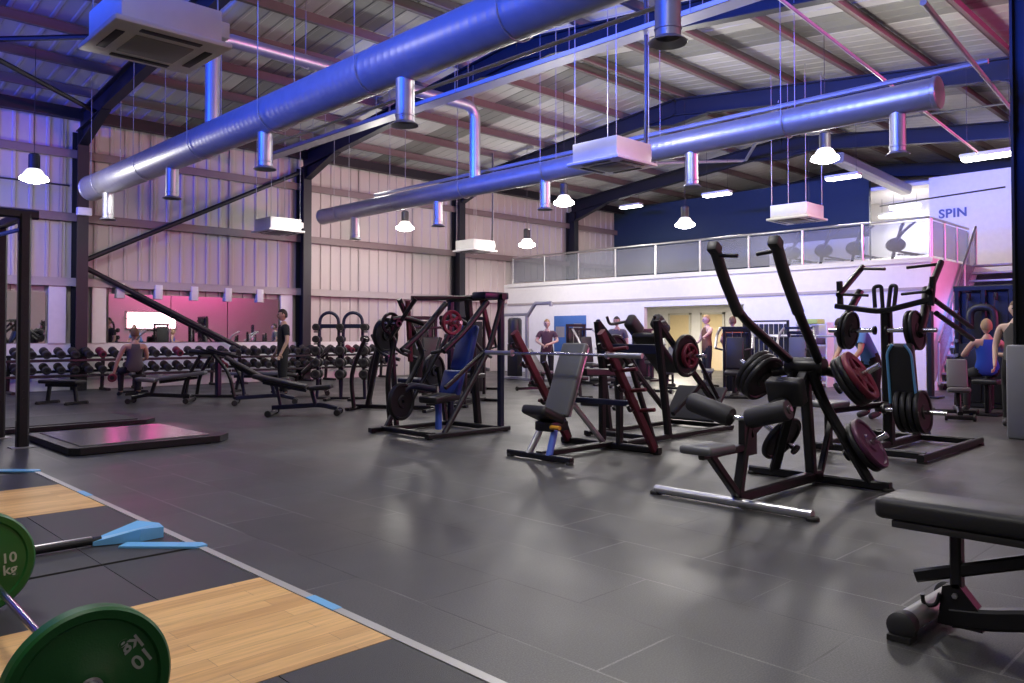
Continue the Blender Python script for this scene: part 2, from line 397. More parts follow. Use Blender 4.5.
# upstairs: blue end wall, lit room beyond, wall with the room name
mb = MB(); mb.span((BX, 9.86, MZ), (BX+.15, YW, 6.35)); struct('wall_blue', mb, 'blue_wall', smooth=False)
mb = MB(); mb.span((BX-.06, 9.86, MZ), (BX, 13.2, 4.35)); struct('trim_5', mb, 'white_wall', smooth=False)
mb = MB(); mb.span((BX, 1.0, 0), (BX+.15, 8.1, 5.95)); struct('wall_spin', mb, 'white_wall', smooth=False)
mb = MB(); mb.span((BX, 8.1, MZ), (BX+.15, 9.86, MZ+.02)); mb.span((BX, 6.0, MZ-.05), (29.3, 12.0, MZ)); struct('floor_upstairs', mb, 'girt_light', smooth=False)
mb = MB(); mb.span((28.2, 6.0, MZ), (28.3, 12.0, 5.9)); struct('wall_upstairs', mb, 'white_wall', smooth=False)
mb = MB(); mb.span((BX+.15, 6.0, 5.8), (28.2, 12.0, 5.9)); struct('ceiling_upstairs', mb, 'white_wall', smooth=False)
for y in (11.0,):                                       # doors in the recess
    pass
for n, (ya, yb) in enumerate(((14.68, 15.50), (16.05, 16.87)), 1):
    x = BX-.6; mb = MB()
    mb.span((x-.05, ya, 0), (x-.005, yb, 1.98)); o = struct('door_%d' % n, mb, 'cream_door', smooth=False)
    mb = MB(); mb.span((x-.08, ya-.07, 0), (x-.002, ya, 2.05)); mb.span((x-.08, yb, 0), (x-.002, yb+.07, 2.05)); mb.span((x-.08, ya-.07, 1.98), (x-.002, yb+.07, 2.05))
    part('door_frame', mb, 'pale_frame', o, smooth=False)
    mb = MB(); mb.tube(fillet([(x-.05, ya+.1, 1.0), (x-.11, ya+.1, 1.0), (x-.11, ya+.22, 1.0)], .02), .011, 8); part('door_handle', mb, 'silver', o)
# frosted balustrades
def balustrade(name, label, a, b, za, zb, panels, h=.9):
    a, b = V(a), V(b); root = T(name, label, 'balustrade', (a.x, a.y, za))
    for i in range(panels):
        p = a.lerp(b, i/panels); q = a.lerp(b, (i+1)/panels); zp = za+(zb-za)*i/panels; zq = za+(zb-za)*(i+1)/panels
        dv = (q-p).normalized()*.04; nrm = V((-dv.y, dv.x, 0)).normalized()*.012; k = (zb-za)/((b-a).length)*.04
        part('frosted_panel', MB().prism([V((p.x+dv.x, p.y+dv.y, zp+.06+k)), V((q.x-dv.x, q.y-dv.y, zq+.06-k)), V((q.x-dv.x, q.y-dv.y, zq+h-.04-k)), V((p.x+dv.x, p.y+dv.y, zp+h-.04+k))], nrm), 'frosted_panel', root, True, smooth=False)
    for i in range(panels+1):
        p = a.lerp(b, i/panels); zp = za+(zb-za)*i/panels
        part('post', MB().bar([(p.x, p.y, zp), (p.x, p.y, zp+h)], .05, .05), 'silver', root, True)
    part('handrail', MB().tube([(a.x, a.y, za+h+.02), (b.x, b.y, zb+h+.02)], .03, 10), 'silver', root, True)
    return root
balustrade('balustrade', 'long frosted panel balustrade along the front edge of the white mezzanine', (MX+.1, YW-.35, 0), (MX+.1, MY+.05, 0), MZ+.01, MZ+.01, 9)
balustrade('balustrade', 'short pink lit frosted balustrade along the side of the mezzanine above the stairs', (MX+.25, MY+.06, 0), (22.15, MY+.06, 0), MZ+.01, MZ+.01, 3)
# staircase
S0, S1 = 19.35, 22.2
st = T('staircase', 'straight staircase with pale treads climbing to the mezzanine beside the pink wall', 'stairs', (S0, 5.4, 0))
NT = 15
for i in range(NT):
    x = S0+(S1-S0)*i/NT; z = MZ*(i+1)/NT
    part('tread', MB().span((x, 4.75, z-.05), (x+.27, 6.02, z), .008), 'galv_dull', st, True)
for y in (4.70, 6.05):
    part('string', MB().prism([(S0-.05, y-.02, 0), (S0+.2, y-.02, 0), (S1+.25, y-.02, MZ-.12), (S1+.1, y-.02, MZ+.08), (S0-.05, y-.02, .16)], (0, .05, 0)), 'white_plastic', st, True, smooth=False)
part('gap_shade', MB().prism([(S0+.25, 4.75, .0), (S1+.2, 4.75, MZ-.18), (S1+.2, 4.75, MZ-.22), (S0+.3, 4.75, 0)], (0, 1.27, 0)), 'dark_plastic', st, True, smooth=False)  # dark sheet added as the shade between the open treads
balustrade('stair_balustrade', 'sloping frosted balustrade with white rails down the open staircase', (S0, 6.0, 0), (S1, 6.0, 0), .12, MZ, 3, h=.95)
# lettering on the wall upstairs
me = text_mesh('SPIN', .36, .012, 1.08, .008); me.materials.append(MATS['spin_blue'])
p1 = PX(953, 218.5, BX); sgn = bpy.data.objects.new('wall_lettering', me); COL.objects.link(sgn)
sgn.matrix_world = Matrix.Translation((BX-.014, p1.y, p1.z+.15)) @ Matrix(((0, 0, -1), (-1, 0, 0), (0, 1, 0))).to_4x4()
tag(sgn, 'dark blue SPIN lettering on the pale upstairs wall', 'sign')
# low white wall, mirrors and their clips behind the dumbbell racks
mb = MB(); mb.span((XB, YW-.10, 0), (13.9, YW-.04, 1.06)); struct('trim_3', mb, 'white_wall', smooth=False)
MW = [(2.0, 4.9), (6.2, 10.55)]; nmi = nbr = 0
for i, (xa, xb) in enumerate(MW):
    n = max(1, round((xb-xa)/1.45)); w_ = (xb-xa)/n
    for j in range(n):
        mb = MB(); mb.span((xa+j*w_+.01, YW-.11, 1.08), (xa+(j+1)*w_-.01, YW-.085, 2.22))
        cx = xa+(j+.5)*w_
        o = thing1('wall_mirror', 'frameless wall mirror above the dumbbell racks, %s from the left' % ORD[nmi], 'mirror', mb, ['mirror'], (cx, YW-.1, 1.65), 'frameless mirrors on the cladding wall', smooth=False); nmi += 1
    for x in [xa+.25+k*.88 for k in range(int((xb-xa-.3)/.88)+1)]:
        mb = MB(); mb.span((x-.09, YW-.2, 2.12), (x+.09, YW-.08, 2.47), .01)
        thing1('mirror_bracket', 'white boxed bracket above the wall mirrors, %s from the left' % ORD[nbr], 'bracket', mb, 'white_plastic', (x, YW-.14, 2.3), 'white boxes above the mirrors'); nbr += 1
for xa, xb in ((4.95, 5.3), (5.85, 6.15), (1.72, 1.98), (10.6, 10.95)):
    mb = MB(); mb.span((xa, YW-.13, 1.06), (xb, YW-.04, 2.5)); struct('trim_4', mb, 'white_wall', smooth=False)
# the bright screen on the opposite wall which the mirrors show
sc = T('wall_screen', 'bright pink and white wall screen seen in the wall mirror', 'screen', (17.0, YR+.1, 2.2))
part('screen_panel', MB().span((15.9, YR+.06, 1.66), (18.6, YR+.09, 2.55)), 'screen_pink', sc, True, smooth=False)
part('screen_frame', MB().span((15.8, YR+.0, 1.58), (18.7, YR+.055, 2.63), .01), 'dark_plastic', sc, True)
# ------------------------------------------------------------------ ducts
def spigot(root, x, y, ztop, zbot, r=.105):
    prof = [(r-.004, ztop-zbot), (r, ztop-zbot), (r, .12), (r+.008, .115), (r+.008, .1), (r, .095), (r, .04), (r*1.55, 0), (r*1.5, -.005), (r*.9, .04), (r*.9, .1), (0, .1)]
    return part('air_outlet', MB().lathe(prof, (x, y, zbot), seg=20), 'galv', root, True)
def duct(label, x, ya, yb, z, r, group=None):
    root = T('ventilation_duct', label, 'duct', (x, ya, z), group='spiral ventilation ducts')
    prof = []; L = abs(yb-ya); n = int(L/.13); k = -1 if yb < ya else 1
    prof.append((0, 0)); prof.append((r, 0)); prof.append((r+.012, .01)); prof.append((r+.012, .06)); prof.append((r, .07))
    for i in range(1, n):
        h = .07+(L-.14)*i/n; prof += [(r, h-.01), (r+.0012, h), (r, h+.01)]
    prof += [(r, L-.07), (r+.012, L-.06), (r+.012, L-.01), (r, L), (0, L)]
    part('duct_pipe', MB().lathe(prof, (x, ya, z), (0, k, 0), 32), 'galv', root, True, ang=30)
    y = ya + k*.9
    while (y-yb)*k < 0:
        part('hanger_rod', MB().tube([(x-r-.02, y, z), (x-r-.02, y, beamz(y)+.1)], .006, 6).tube([(x+r+.02, y, z), (x+r+.02, y, beamz(y)+.1)], .006, 6)
             .tube(arc((x, y, z), r+.02, PI, 2*PI, 10), .008, 6), 'galv_dull', root, True); y += k*2.4
    return root
DX1, DX2 = 5.35, 10.95
D1 = duct('nearer spiral steel air duct, blue lit, running from upper middle to the left wall', DX1, 18.3, -2.0, 4.38, .26)
for u, v in ((172, 203), (265, 172), (405, 127), (668, 50)):
    p = PX(u, v, DX1); spigot(D1, DX1, p.y, 4.2, 3.62)
spigot(D1, DX1, PX(108, 224, DX1).y, 4.2, 3.6)
D2 = duct('farther spiral steel air duct with blue sheen and pink lit end cap', DX2, 18.3, 3.35, 4.36, .20)
for u, v in ((355, 248), (438, 235), (545, 219), (692, 202), (898, 170)):
    p = PX(u, v, DX2); spigot(D2, DX2, p.y, 4.25, 3.64, .10)
yr = PX(475, 150, DX2).y
ris = T('link_duct', 'slim steel link duct rising from the far duct and crossing to the near duct', 'duct', (DX2, yr, 4.5))
part('duct_pipe', MB().tube(fillet([(DX2, yr, 4.5), (DX2, yr, 6.02), (DX1, yr, 6.02), (DX1, yr, 4.6)], .3, 6), .115, 18), 'galv', ris, True)
for x in (7.0, 9.2): part('hanger_rod', MB().tube([(x, yr, 6.1), (x, yr, beamz(yr)+.1)], .006, 6).tube(arc((x, yr, 6.02), .125, 0, 2*PI, 14), .008, 6), 'galv_dull', ris, True)
# cable tray and conduits
tr = T('cable_tray', 'pale steel cable tray running across the roof between the two ducts', 'tray', (9.47, 18, 5.7))
mb = MB(); mb.span((9.32, 3.5, 5.68), (9.62, 18.6, 5.69)); mb.span((9.32, 3.5, 5.68), (9.33, 18.6, 5.76)); mb.span((9.61, 3.5, 5.68), (9.62, 18.6, 5.76)); part('tray_channel', mb, 'galv_dull', tr, True, smooth=False)
for y in (6, 8.5, 11, 13.5, 16): part('hanger_rod', MB().tube([(9.31, y, 5.7), (9.31, y, beamz(y)+.1)], .006, 6).tube([(9.63, y, 5.7), (9.63, y, beamz(y)+.1)], .006, 6), 'galv_dull', tr, True)
def conduit(name, label, path, r, m='galv_dull'):
    return thing1(name, label, 'pipe', MB().tube(path, r, 8), m, path[0])
conduit('conduit_pipe', 'thin pale conduit pipe running along the underside of the nearer duct', [(5.78, 11.6, 4.16), (5.78, -1.5, 4.16)], .022, 'white_plastic')
conduit('conduit_pipe', 'grey pipe running just above the farther duct with the pink end cap', [(11.35, 16.5, 4.75), (11.35, 2.9, 4.75)], .04)
conduit('conduit_pipe', 'pink lit slanted conduit running from the upper edge to the far right strip lamp', [PX(905, 96, 12.4)*3-PX(977, 152, 16.2)*2, PX(977, 152, 16.2)], .022, 'white_plastic')
conduit('conduit_pipe', 'pink lit slanted conduit beside the right hand steel column', [(6.5, 2.1, 3.82), (16, 3.6, 5.0)], .026, 'galv_dull')
conduit('conduit_pipe', 'thin black pipe crossing below the pink duct end towards the column', [PX(740, 140, 18.5), PX(1010, 103, 14.5)], .018, 'dark_plastic')
conduit('conduit_pipe', 'thin dark pipe crossing in front of the wall with the SPIN lettering', [PX(880, 206, 20.5), PX(1005, 187, 18.5)], .018, 'dark_plastic')
conduit('conduit_pipe', 'thin dark conduit along the cladding wall left of the first column', [(-6, 19.7, 4.62), (5.3, 19.7, 4.62)], .02, 'dark_plastic')
# thin droppers in view
for i, (u, va, vb, Y) in enumerate(((430, 60, 250, 14.0), (645, 0, 0, 0),)):
    pass
# ------------------------------------------------------------------ cassette air conditioners
def aircon(label, c, z, size=.95, cable=None):
    root = T('air_conditioner', label, 'air conditioner', (c[0], c[1], z), group='cassette air conditioners hung from the roof'); h = size/2
    b = MB(); b.box((0, 0, .19), (size*.86, size*.86, .28), None, .015); part('housing', b, 'white_plastic', root)
    b = MB(); b.box((0, 0, .025), (size, size, .05), None, .018); f = part('fascia', b, 'white_plastic', root)
    part('intake_grille', MB().box((0, 0, -.004), (size*.5, size*.5, .012), None, .004), 'grille', f)
    for a in range(4):
        R = rotm(0, 0, a*PI/2); part('air_slot', MB().box(R @ V((size*.38, 0, -.002)), (.07, size*.52, .01), R, .003), 'dark_plastic', f)
    rz = beamz(c[1])-z
    for sx in (-1, 1):
        for sy in (-1, 1): part('hanger_rod', MB().tube([(sx*h*.8, sy*h*.8, .3), (sx*h*.8, sy*h*.8, rz+.1)], .007, 6), 'galv_dull', root)
    part('pump_box', MB().box((h*.86+.05, -h*.55, .2), (.1, .16, .14), None, .01), 'white_plastic', root)
    if cable: part('supply_pipe', MB().tube(fillet([(h*.9, -h*.6, .25), (h*.95, -h*.6, .9), (h*.95, -h*.6, rz+.1)], .1), .028, 8), 'dark_plastic', root)
    return root
aircon('large white ceiling air conditioner cassette nearest at the upper left', (2.52, 6.95), 3.70)
def acat(u, v, z): p = FZ(u, v, z); return (p.x, p.y)
aircon('white air conditioner cassette with blue and pink lit sides in the middle', acat(612, 167, 3.7), 3.70, cable=True)
aircon('small white air conditioner cassette in front of the third wall column', acat(475, 252, 3.7), 3.70, cable=True)
aircon('small bluish air conditioner cassette in front of the second wall column', acat(278, 233, 3.75), 3.75)
aircon('white air conditioner cassette hanging in front of the mezzanine balustrade', acat(797, 221, 3.7), 3.7)
# ------------------------------------------------------------------ lamps
LAMPS = []
def highbay(label, u, v, z):
    p = FZ(u, v, z); root = T('pendant_lamp', label, 'lamp', (p.x, p.y, z), group='round high bay pendant lamps')
    part('lamp_shade', MB().lathe([(.10, .21), (.13, .19), (.17, .13), (.24, .02), (.25, .0), (.245, .0), (.16, .12), (.1, .18), (0, .19)], (0, 0, 0), seg=24), 'lamp_glass', root)
    part('lamp_lens', MB().lathe([(0, -.06), (.12, -.05), (.2, -.02), (.245, .03), (.22, .07), (0, .08)], (0, 0, -.0), seg=24), 'lamp_white', root)
    part('ballast_housing', MB().lathe([(0, .5), (.07, .5), (.10, .47), (.10, .2), (0, .2)], (0, 0, 0), seg=18), 'dark_plastic', root)
    part('suspension_cable', MB().tube([(0, 0, .5), (0, 0, beamz(p.y)+.1-z)], .006, 6), 'dark_plastic', root)
    LAMPS.append((V((p.x, p.y, z-.06)), 'hb')); return root
def at_wall(u, v, Y): q = PY(u, v, Y); return q.z
for lab, u, v, Y in (('round pendant lamp at far left in front of the cladding wall', 34, 180, 17.0), ('round pendant lamp below the far duct in front of the brown cladding', 405, 229, 17.5),
                     ('round pendant lamp nearest the mezzanine corner', 527, 246, 16.0), ('round pendant lamp beside the farther duct', 564, 204, 12.6),
                     ('round pendant lamp in front of the blue wall', 685, 226, 11.0), ('brightest round pendant lamp below the farther duct', 825, 160, 6.2)):
    highbay(lab, u, v, at_wall(u, v, Y))
def strip(label, u, v, X, top=None):
    p = PX(u, v, X); root = T('pendant_strip_lamp', label, 'lamp', p, group='strip lamps under the roof')
    part('lamp_body', MB().box((0, 0, .06), (.3, .9, .08), None, .02), 'white_plastic', root)
    part('diffuser', MB().box((0, 0, 0), (.26, .86, .05), None, .02), 'lamp_tube', root)
    for s in (-1, 1): part('suspension_cable', MB().tube([(0, s*.35, .1), (0, s*.35, (top or beamz(p.y)+.1)-p.z)], .005, 6), 'dark_plastic', root)
    LAMPS.append((p-V((0, 0, .08)), 'st')); return root
strip('strip lamp above the blue wall left of the pendant lamp', 631, 207, 23.0)
strip('strip lamp above the blue wall right of the pendant lamp', 717, 195, 21.0)
strip('strip lamp just right of the brightest pendant lamp', 843, 178, 21.0)
strip('lone strip lamp at far right by the column', 988, 157, 16.6)
strip('strip lamp in the pale room above the mezzanine', 905, 208, 26.5, 5.79)
strip('second strip lamp in the pale room above the mezzanine', 893, 216, 27.3, 5.79)
rl = PX(892, 176, 20.5)
mg = T('round_lamp', 'small round lamp hanging below the mezzanine air conditioner', 'lamp', PX(809, 222, 20.5))
part('lamp_body', MB().lathe([(0, .09), (.10, .08), (.14, .02), (.12, .0), (0, .0)], (0, 0, 0), seg=16), 'lamp_small', mg); part('suspension_cable', MB().tube([(0, 0, .08), (0, 0, 2.2)], .005, 6), 'dark_plastic', mg)
# small fabric / bulkhead duct over the upstairs room
bd = T('box_duct', 'pale rectangular duct slanting above the upstairs room', 'duct', PX(880, 170, 22))
part('duct_pipe', MB().bar([PX(838, 158, 21.5), PX(906, 190, 25.1)], .35, .3), 'galv_dull', bd, True)
sens = thing1('emergency_light', 'small white emergency light box on the first wall column', 'light', MB().box((5.53, YW-.562, 4.03), (.3, .14, .18), None, .02), 'white_plastic', (5.53, YW-.562, 4.03))
# ------------------------------------------------------------------ kit for the machines (shapes written in hall coordinates)
def B(root, name, path, w=.06, h=None, m='black_steel', fil=0, up=z0, world=True, label=None):
    return part(name, MB().bar(fillet(path, fil) if fil else path, w, h, up), m, root, world, label=label)
def TU(root, name, path, r=.02, m='black_steel', fil=0, seg=12, world=True, label=None):
    return part(name, MB().tube(fillet(path, fil) if fil else path, r, seg), m, root, world, label=label)
def PAD(root, name, c, size, R=None, m='black_vinyl', world=True, bev=.025, label=None):
    mb = MB().box(c, size, R, bev, 3); return part(name, mb, m, root, world, label=label)
def ROLL(root, name, a, b, r=.07, m='foam', world=True, cap='dark_plastic', label=None):
    a, b = V(a), V(b); L = (b-a).length
    mb = MB(); mb.lathe([(0, 0), (r*.55, 0), (r*.9, .006), (r, .025), (r, L-.025), (r*.9, L-.006), (r*.55, L), (0, L)], a, b-a, 22)
    o = part(name, mb, m, root, world, label=label)
    part('end_cap', MB().lathe([(0, L+.012), (r*.4, L+.01), (r*.45, L-.01), (0, L-.01)], a, b-a, 16).lathe([(0, -.012), (r*.4, -.01), (r*.45, .01), (0, .01)], a, b-a, 16), cap, o, False) if not world else None
    if world:
        e = MB().lathe([(0, L+.012), (r*.4, L+.01), (r*.45, L-.01), (0, L-.01)], a, b-a, 16); part('end_cap', e, cap, o, True)
    return o
def FOOT(root, p, parent_world=True, r=.035): return part('rubber_foot', MB().lathe([(0, 0), (r, 0), (r, .02), (r*.8, .03), (0, .03)], p, seg=14), 'rubber', root, parent_world)
PLATE_ME = {}
def plate_mesh(kind, r, t, m):
    k = (kind, r, t, m)
    if k in PLATE_ME: return PLATE_ME[k]
    mb = MB(); h = t/2
    if kind == 'bumper':
        mb.lathe([(.026, -h*1.05), (.055, -h*1.1), (.075, -h*.7), (.085, -h*.62), (r*.84, -h*.62), (r*.87, -h*.95), (r*.98, -h), (r, -h*.7), (r, h*.7), (r*.98, h), (r*.87, h*.95), (r*.84, h*.62), (.085, h*.62), (.075, h*.7), (.055, h*1.1), (.026, h*1.05), (.026, -h*1.05)], (0, 0, 0), (0, 0, 1), 64)
    elif kind == 'grip':
        mb.lathe([(r*.74, -h*.5), (r*.82, -h), (r*.97, -h), (r, -h*.6), (r, h*.6), (r*.97, h), (r*.82, h), (r*.74, h*.5), (r*.74, -h*.5)], (0, 0, 0), (0, 0, 1), 40)
        mb.lathe([(.026, -h), (r*.30, -h), (r*.36, -h*.5), (r*.36, h*.5), (r*.30, h), (.026, h), (.026, -h)], (0, 0, 0), (0, 0, 1), 28)
        for i in range(5):
            a = 2*PI*i/5; mb.box((r*.55*math.cos(a), r*.55*math.sin(a), 0), (r*.46, r*.26, t*.55), rotm(0, 0, a), .004)
    else:
        mb.lathe([(.026, -h), (.07, -h), (.08, -h*.4), (r*.82, -h*.4), (r*.86, -h), (r*.97, -h), (r, -h*.6), (r, h*.6), (r*.97, h), (r*.86, h), (r*.82, h*.4), (.08, h*.4), (.07, h), (.026, h), (.026, -h)], (0, 0, 0), (0, 0, 1), 40)
    PLATE_ME[k] = mb.mesh('weight_plate', m); return PLATE_ME[k]
def plate(label, c, axis, m='iron', kind='disc', r=.225, t=.035, group=None, spin=0):
    o = bpy.data.objects.new('weight_plate', plate_mesh(kind, r, t, m)); COL.objects.link(o)
    a, s, u = frame(axis); o.matrix_world = Matrix.Translation(V(c)) @ Matrix((s, u, a)).transposed().to_4x4() @ Matrix.Rotation(spin, 4, 'Z')
    return tag(o, label, 'weight plate', group)
def peg(root, a, b, r=.024, m='chrome', name='plate_horn'):
    o = TU(root, name, [a, b], r, m); d = (V(b)-V(a)).normalized()
    part('horn_collar', MB().lathe([(0, 0), (r*2, 0), (r*2, .02), (0, .02)], V(a), d, 16), 'black_steel', o, True); return o
# dumbbell (lies along local X), one mesh with handle, two heads
def dumbbell_mesh(L=.30, r=.065, m=('rubber', 'chrome', 'iron')):
    mb = MB(); h = L/2; hl = L*.31
    mb.mi = 1; mb.lathe([(.014, -h), (.014, -h*.3), (.018, 0), (.014, h*.3), (.014, h)], (0, 0, 0), (1, 0, 0), 12)
    for s in (-1, 1):
        mb.mi = 0; mb.lathe([(0, h-hl), (r*.8, h-hl), (r, h-hl+.012), (r, h-.012), (r*.85, h), (r*.5, h)], (0, 0, 0), (s, 0, 0), 18)
        mb.mi = 2; mb.lathe([(r*.5, h), (r*.45, h-.004), (0, h-.004)], (0, 0, 0), (s, 0, 0), 18)
    return mb.mesh('dumbbell', m)
# benches
def bench_flat(label, loc, rz, pad='black_vinyl', frame_m='black_steel', L=1.15, h=.44, group=None):
    o = T('flat_bench', label, 'bench', loc, rz, group)
    PAD(o, 'pad', (0, 0, h-.035), (L, .27, .07), None, pad, False)
    B(o, 'spine', [(-L*.42, 0, h-.10), (L*.42, 0, h-.10)], .06, .06, frame_m, world=False)
    for s in (-1, 1):
        lg = B(o, 'leg', [(s*L*.33, 0, h-.12), (s*L*.38, 0, .05)], .06, .06, frame_m, world=False)
        ft = B(o, 'foot_bar', [(s*L*.38, -.24, .03), (s*L*.38, .24, .03)], .05, .05, frame_m, world=False)
        for q in (-.22, .22): part('rubber_foot', MB().box((s*L*.38, q, .02), (.07, .06, .04), None, .008), 'rubber', ft)
    return o
def bench_adjustable(label, loc, rz, back=50, pad='black_vinyl', frame_m='black_steel', group=None, BL=.82):
    """seat near the origin, back rest rising toward local +X"""
    o = T('adjustable_bench', label, 'bench', loc, rz, group); a = math.radians(back)
    PAD(o, 'seat', (-.2, 0, .43), (.34, .3, .07), rotm(0, math.radians(6), 0), pad, False)
    u = V((math.cos(a), 0, math.sin(a))); n = V((-u.z, 0, u.x)); c = V((.02, 0, .44))+u*(BL/2+.01)
    PAD(o, 'back_pad', c, (BL, .28, .07), Matrix((u, V((0, 1, 0)), n)).transposed(), pad, False)
    B(o, 'back_bar', [V((.02, 0, .40))-n*.02, c+u*.25-n*.07], .05, .05, frame_m, world=False)
    B(o, 'base_beam', [(-.45, 0, .10), (-.2, 0, .16), (.55, 0, .12)], .07, .07, frame_m, .1, world=False)
    B(o, 'post', [(-.12, 0, .15), (-.05, 0, .40)], .07, .06, frame_m, world=False)
    B(o, 'support_strut', [(.42, 0, .14), c+u*.05-n*.05], .045, .045, frame_m, world=False)
    for x, wd in ((-.47, .18), (.55, .3)):
        f = B(o, 'foot_bar', [(x, -wd, .05), (x, wd, .05)], .06, .06, frame_m, world=False)
        for q in (-wd, wd): part('wheel', MB().lathe([(0, -.02), (.045, -.02), (.05, -.012), (.05, .012), (.045, .02), (0, .02)], (x, q, .05), (0, 1, 0), 16), 'rubber', f)
    return o
# ------------------------------------------------------------------ people
def skin_body(P, edges, R, name):
    me = bpy.data.meshes.new(name); keys = list(P); idx = {k: i for i, k in enumerate(keys)}
    me.from_pydata([P[k] for k in keys], [(idx[a], idx[b]) for a, b in edges], [])
    o = bpy.data.objects.new(name, me); COL.objects.link(o)
    md = o.modifiers.new('s', 'SKIN'); md.use_smooth_shade = True; md.branch_smoothing = .4
    for k, i in idx.items():
        sv = me.skin_vertices[0].data[i]; r = R[k]; sv.radius = r if hasattr(r, '__len__') else (r, r); sv.use_root = (k == 'pelvis' or k.startswith('root'))
    ss = o.modifiers.new('u', 'SUBSURF'); ss.levels = 2; ss.render_levels = 2
    bpy.context.view_layer.update()
    out = bpy.data.meshes.new_from_object(o.evaluated_get(bpy.context.evaluated_depsgraph_get()))
    bpy.data.objects.remove(o); return out
def person(label, loc, rz, J, skin='skin', hair='hair_dark', top='cloth_grey', legs='cloth_black', sleeves=True, shorts=False, head_yaw=0, head_pitch=0, group=None, long_hair=False):
    """J: joints in the person's own frame (x to their right... +Y is the way they face)"""
    root = T('person', label, 'person', loc, rz, group)
    P = {k: V(v) for k, v in J.items()}; Rr = {}
    base = dict(pelvis=(.15, .105), belly=(.135, .10), chest=(.155, .115), neckbase=(.075, .07), neck=(.052, .055), hipL=.088, hipR=.088, kneeL=.058, kneeR=.058, ankleL=.038, ankleR=.038, toeL=(.04, .028), toeR=(.04, .028),
                shL=.06, shR=.06, elL=.043, elR=.043, wrL=.028, wrR=.028, palmL=(.036, .018), palmR=(.036, .018))
    E = [('pelvis', 'belly'), ('belly', 'chest'), ('chest', 'neckbase'), ('neckbase', 'neck')]
    for s in 'LR': E += [('pelvis', 'hip'+s), ('hip'+s, 'knee'+s), ('knee'+s, 'ankle'+s), ('ankle'+s, 'toe'+s), ('chest', 'sh'+s), ('sh'+s, 'el'+s), ('el'+s, 'wr'+s), ('wr'+s, 'palm'+s)]
    for s in 'LR':
        w, e = P['wr'+s], P['el'+s]; d = (w-e).normalized(); P['palm'+s] = w+d*.075
    for k in list(P):
        if k in base: Rr[k] = base[k]
    headc = P.pop('head')
    # fingers: short chains rooted inside the palm
    for s in 'LR':
        w, e = P['wr'+s], P['el'+s]; d = (w-e).normalized(); side = d.cross(V((1, 0, 0))); side = side.normalized() if side.length > .2 else V((0, 1, 0)); cur = d.cross(side)*(1 if s == 'L' else -1)
        for i, ln in enumerate((.07, .08, .075, .06)):
            b0 = P['palm'+s]+side*(.024-.016*i)+d*.0; b1 = b0+d*(ln*.62)+cur*.012; b2 = b0+d*(ln*.95)+cur*.04
            k = 'root_f%s%d' % (s, i); P[k] = b0; P[k+'a'] = b1; P[k+'b'] = b2; E += [(k, k+'a'), (k+'a', k+'b')]; Rr[k] = .0095; Rr[k+'a'] = .009; Rr[k+'b'] = .0075
        k = 'root_t'+s; P[k] = w+d*.03+side*.02; P[k+'a'] = w+d*.06+side*.048+cur*.01; P[k+'b'] = w+d*.09+side*.055+cur*.025; E += [(k, k+'a'), (k+'a', k+'b')]
        Rr[k] = .011; Rr[k+'a'] = .010; Rr[k+'b'] = .008
    me = skin_body(P, E, Rr, 'body'); me.materials.clear(); me.materials.append(MATS[skin])
    # head with nose, ears and jaw in the same mesh
    bm = bmesh.new(); bm.from_mesh(me)
    HR = rotm(head_pitch, 0, head_yaw); hm = bmesh.new()
    bmesh.ops.create_uvsphere(hm, u_segments=20, v_segments=14, radius=1)
    for v in hm.verts:
        c = v.co.copy(); x, y, z = c.x*.075, c.y*.096, c.z*.118
        if c.z < 0: x *= 1+.28*c.z; y *= 1+.16*c.z; y += -.012*c.z*(1 if c.y > 0 else .2)
        if c.y > .75 and -.45 < c.z < .1 and abs(c.x) < .2: y += .02*(1-abs(c.x)/.2)
        if abs(c.x) > .93 and abs(c.z) < .3: x *= 1.13
        v.co = headc + HR @ V((x, y, z))
    tmp = bpy.data.meshes.new('t'); hm.to_mesh(tmp); hm.free(); bm.from_mesh(tmp); bpy.data.meshes.remove(tmp)
    bm.to_mesh(me); bm.free()
    for p in me.polygons: p.use_smooth = True
    body = part('body', me, None, root)
    # hair cap
    hb = MB(); bmesh.ops.create_uvsphere(hb.bm, u_segments=20, v_segments=14, radius=1)
    kill = [v for v in hb.bm.verts if v.co.z < (.28 if v.co.y > .35 else (-.05 if v.co.y > -.2 else (-.9 if long_hair else -.45)))]
    bmesh.ops.delete(hb.bm, geom=kill, context='VERTS')
    for v in hb.bm.verts: c = v.co; v.co = headc + HR @ V((c.x*.082, c.y*.103-.003, c.z*.126))
    part('hair', hb, hair, root)
    for sx in (-1, 1): part('eye', MB().ball(headc + HR @ V((sx*.03, .087, .008)), .011, 8, 6), 'eye_dark', root)
    part('mouth', MB().ball(headc + HR @ V((0, .086, -.052)), (.022, .008, .005), 8, 6, HR), 'cloth_brown', root)
    # clothes: the covered part of the body skin, lifted off it
    bones = {}
    for a, b in E:
        if not a.startswith('root') and not b.startswith('root'): bones[(a, b)] = (P[a], P[b])
    def near(p):
        best = None
        for k, (a, b) in bones.items():
            ab = b-a; t = max(0, min(1, (p-a).dot(ab)/max(ab.length_squared, 1e-9))); dd = (p-(a+ab*t)).length - (.06 if k[0] in ('pelvis', 'belly') and k[1] in ('belly', 'chest') else 0)
            if best is None or dd < best[0]: best = (dd, k, t)
        return best[1], best[2]
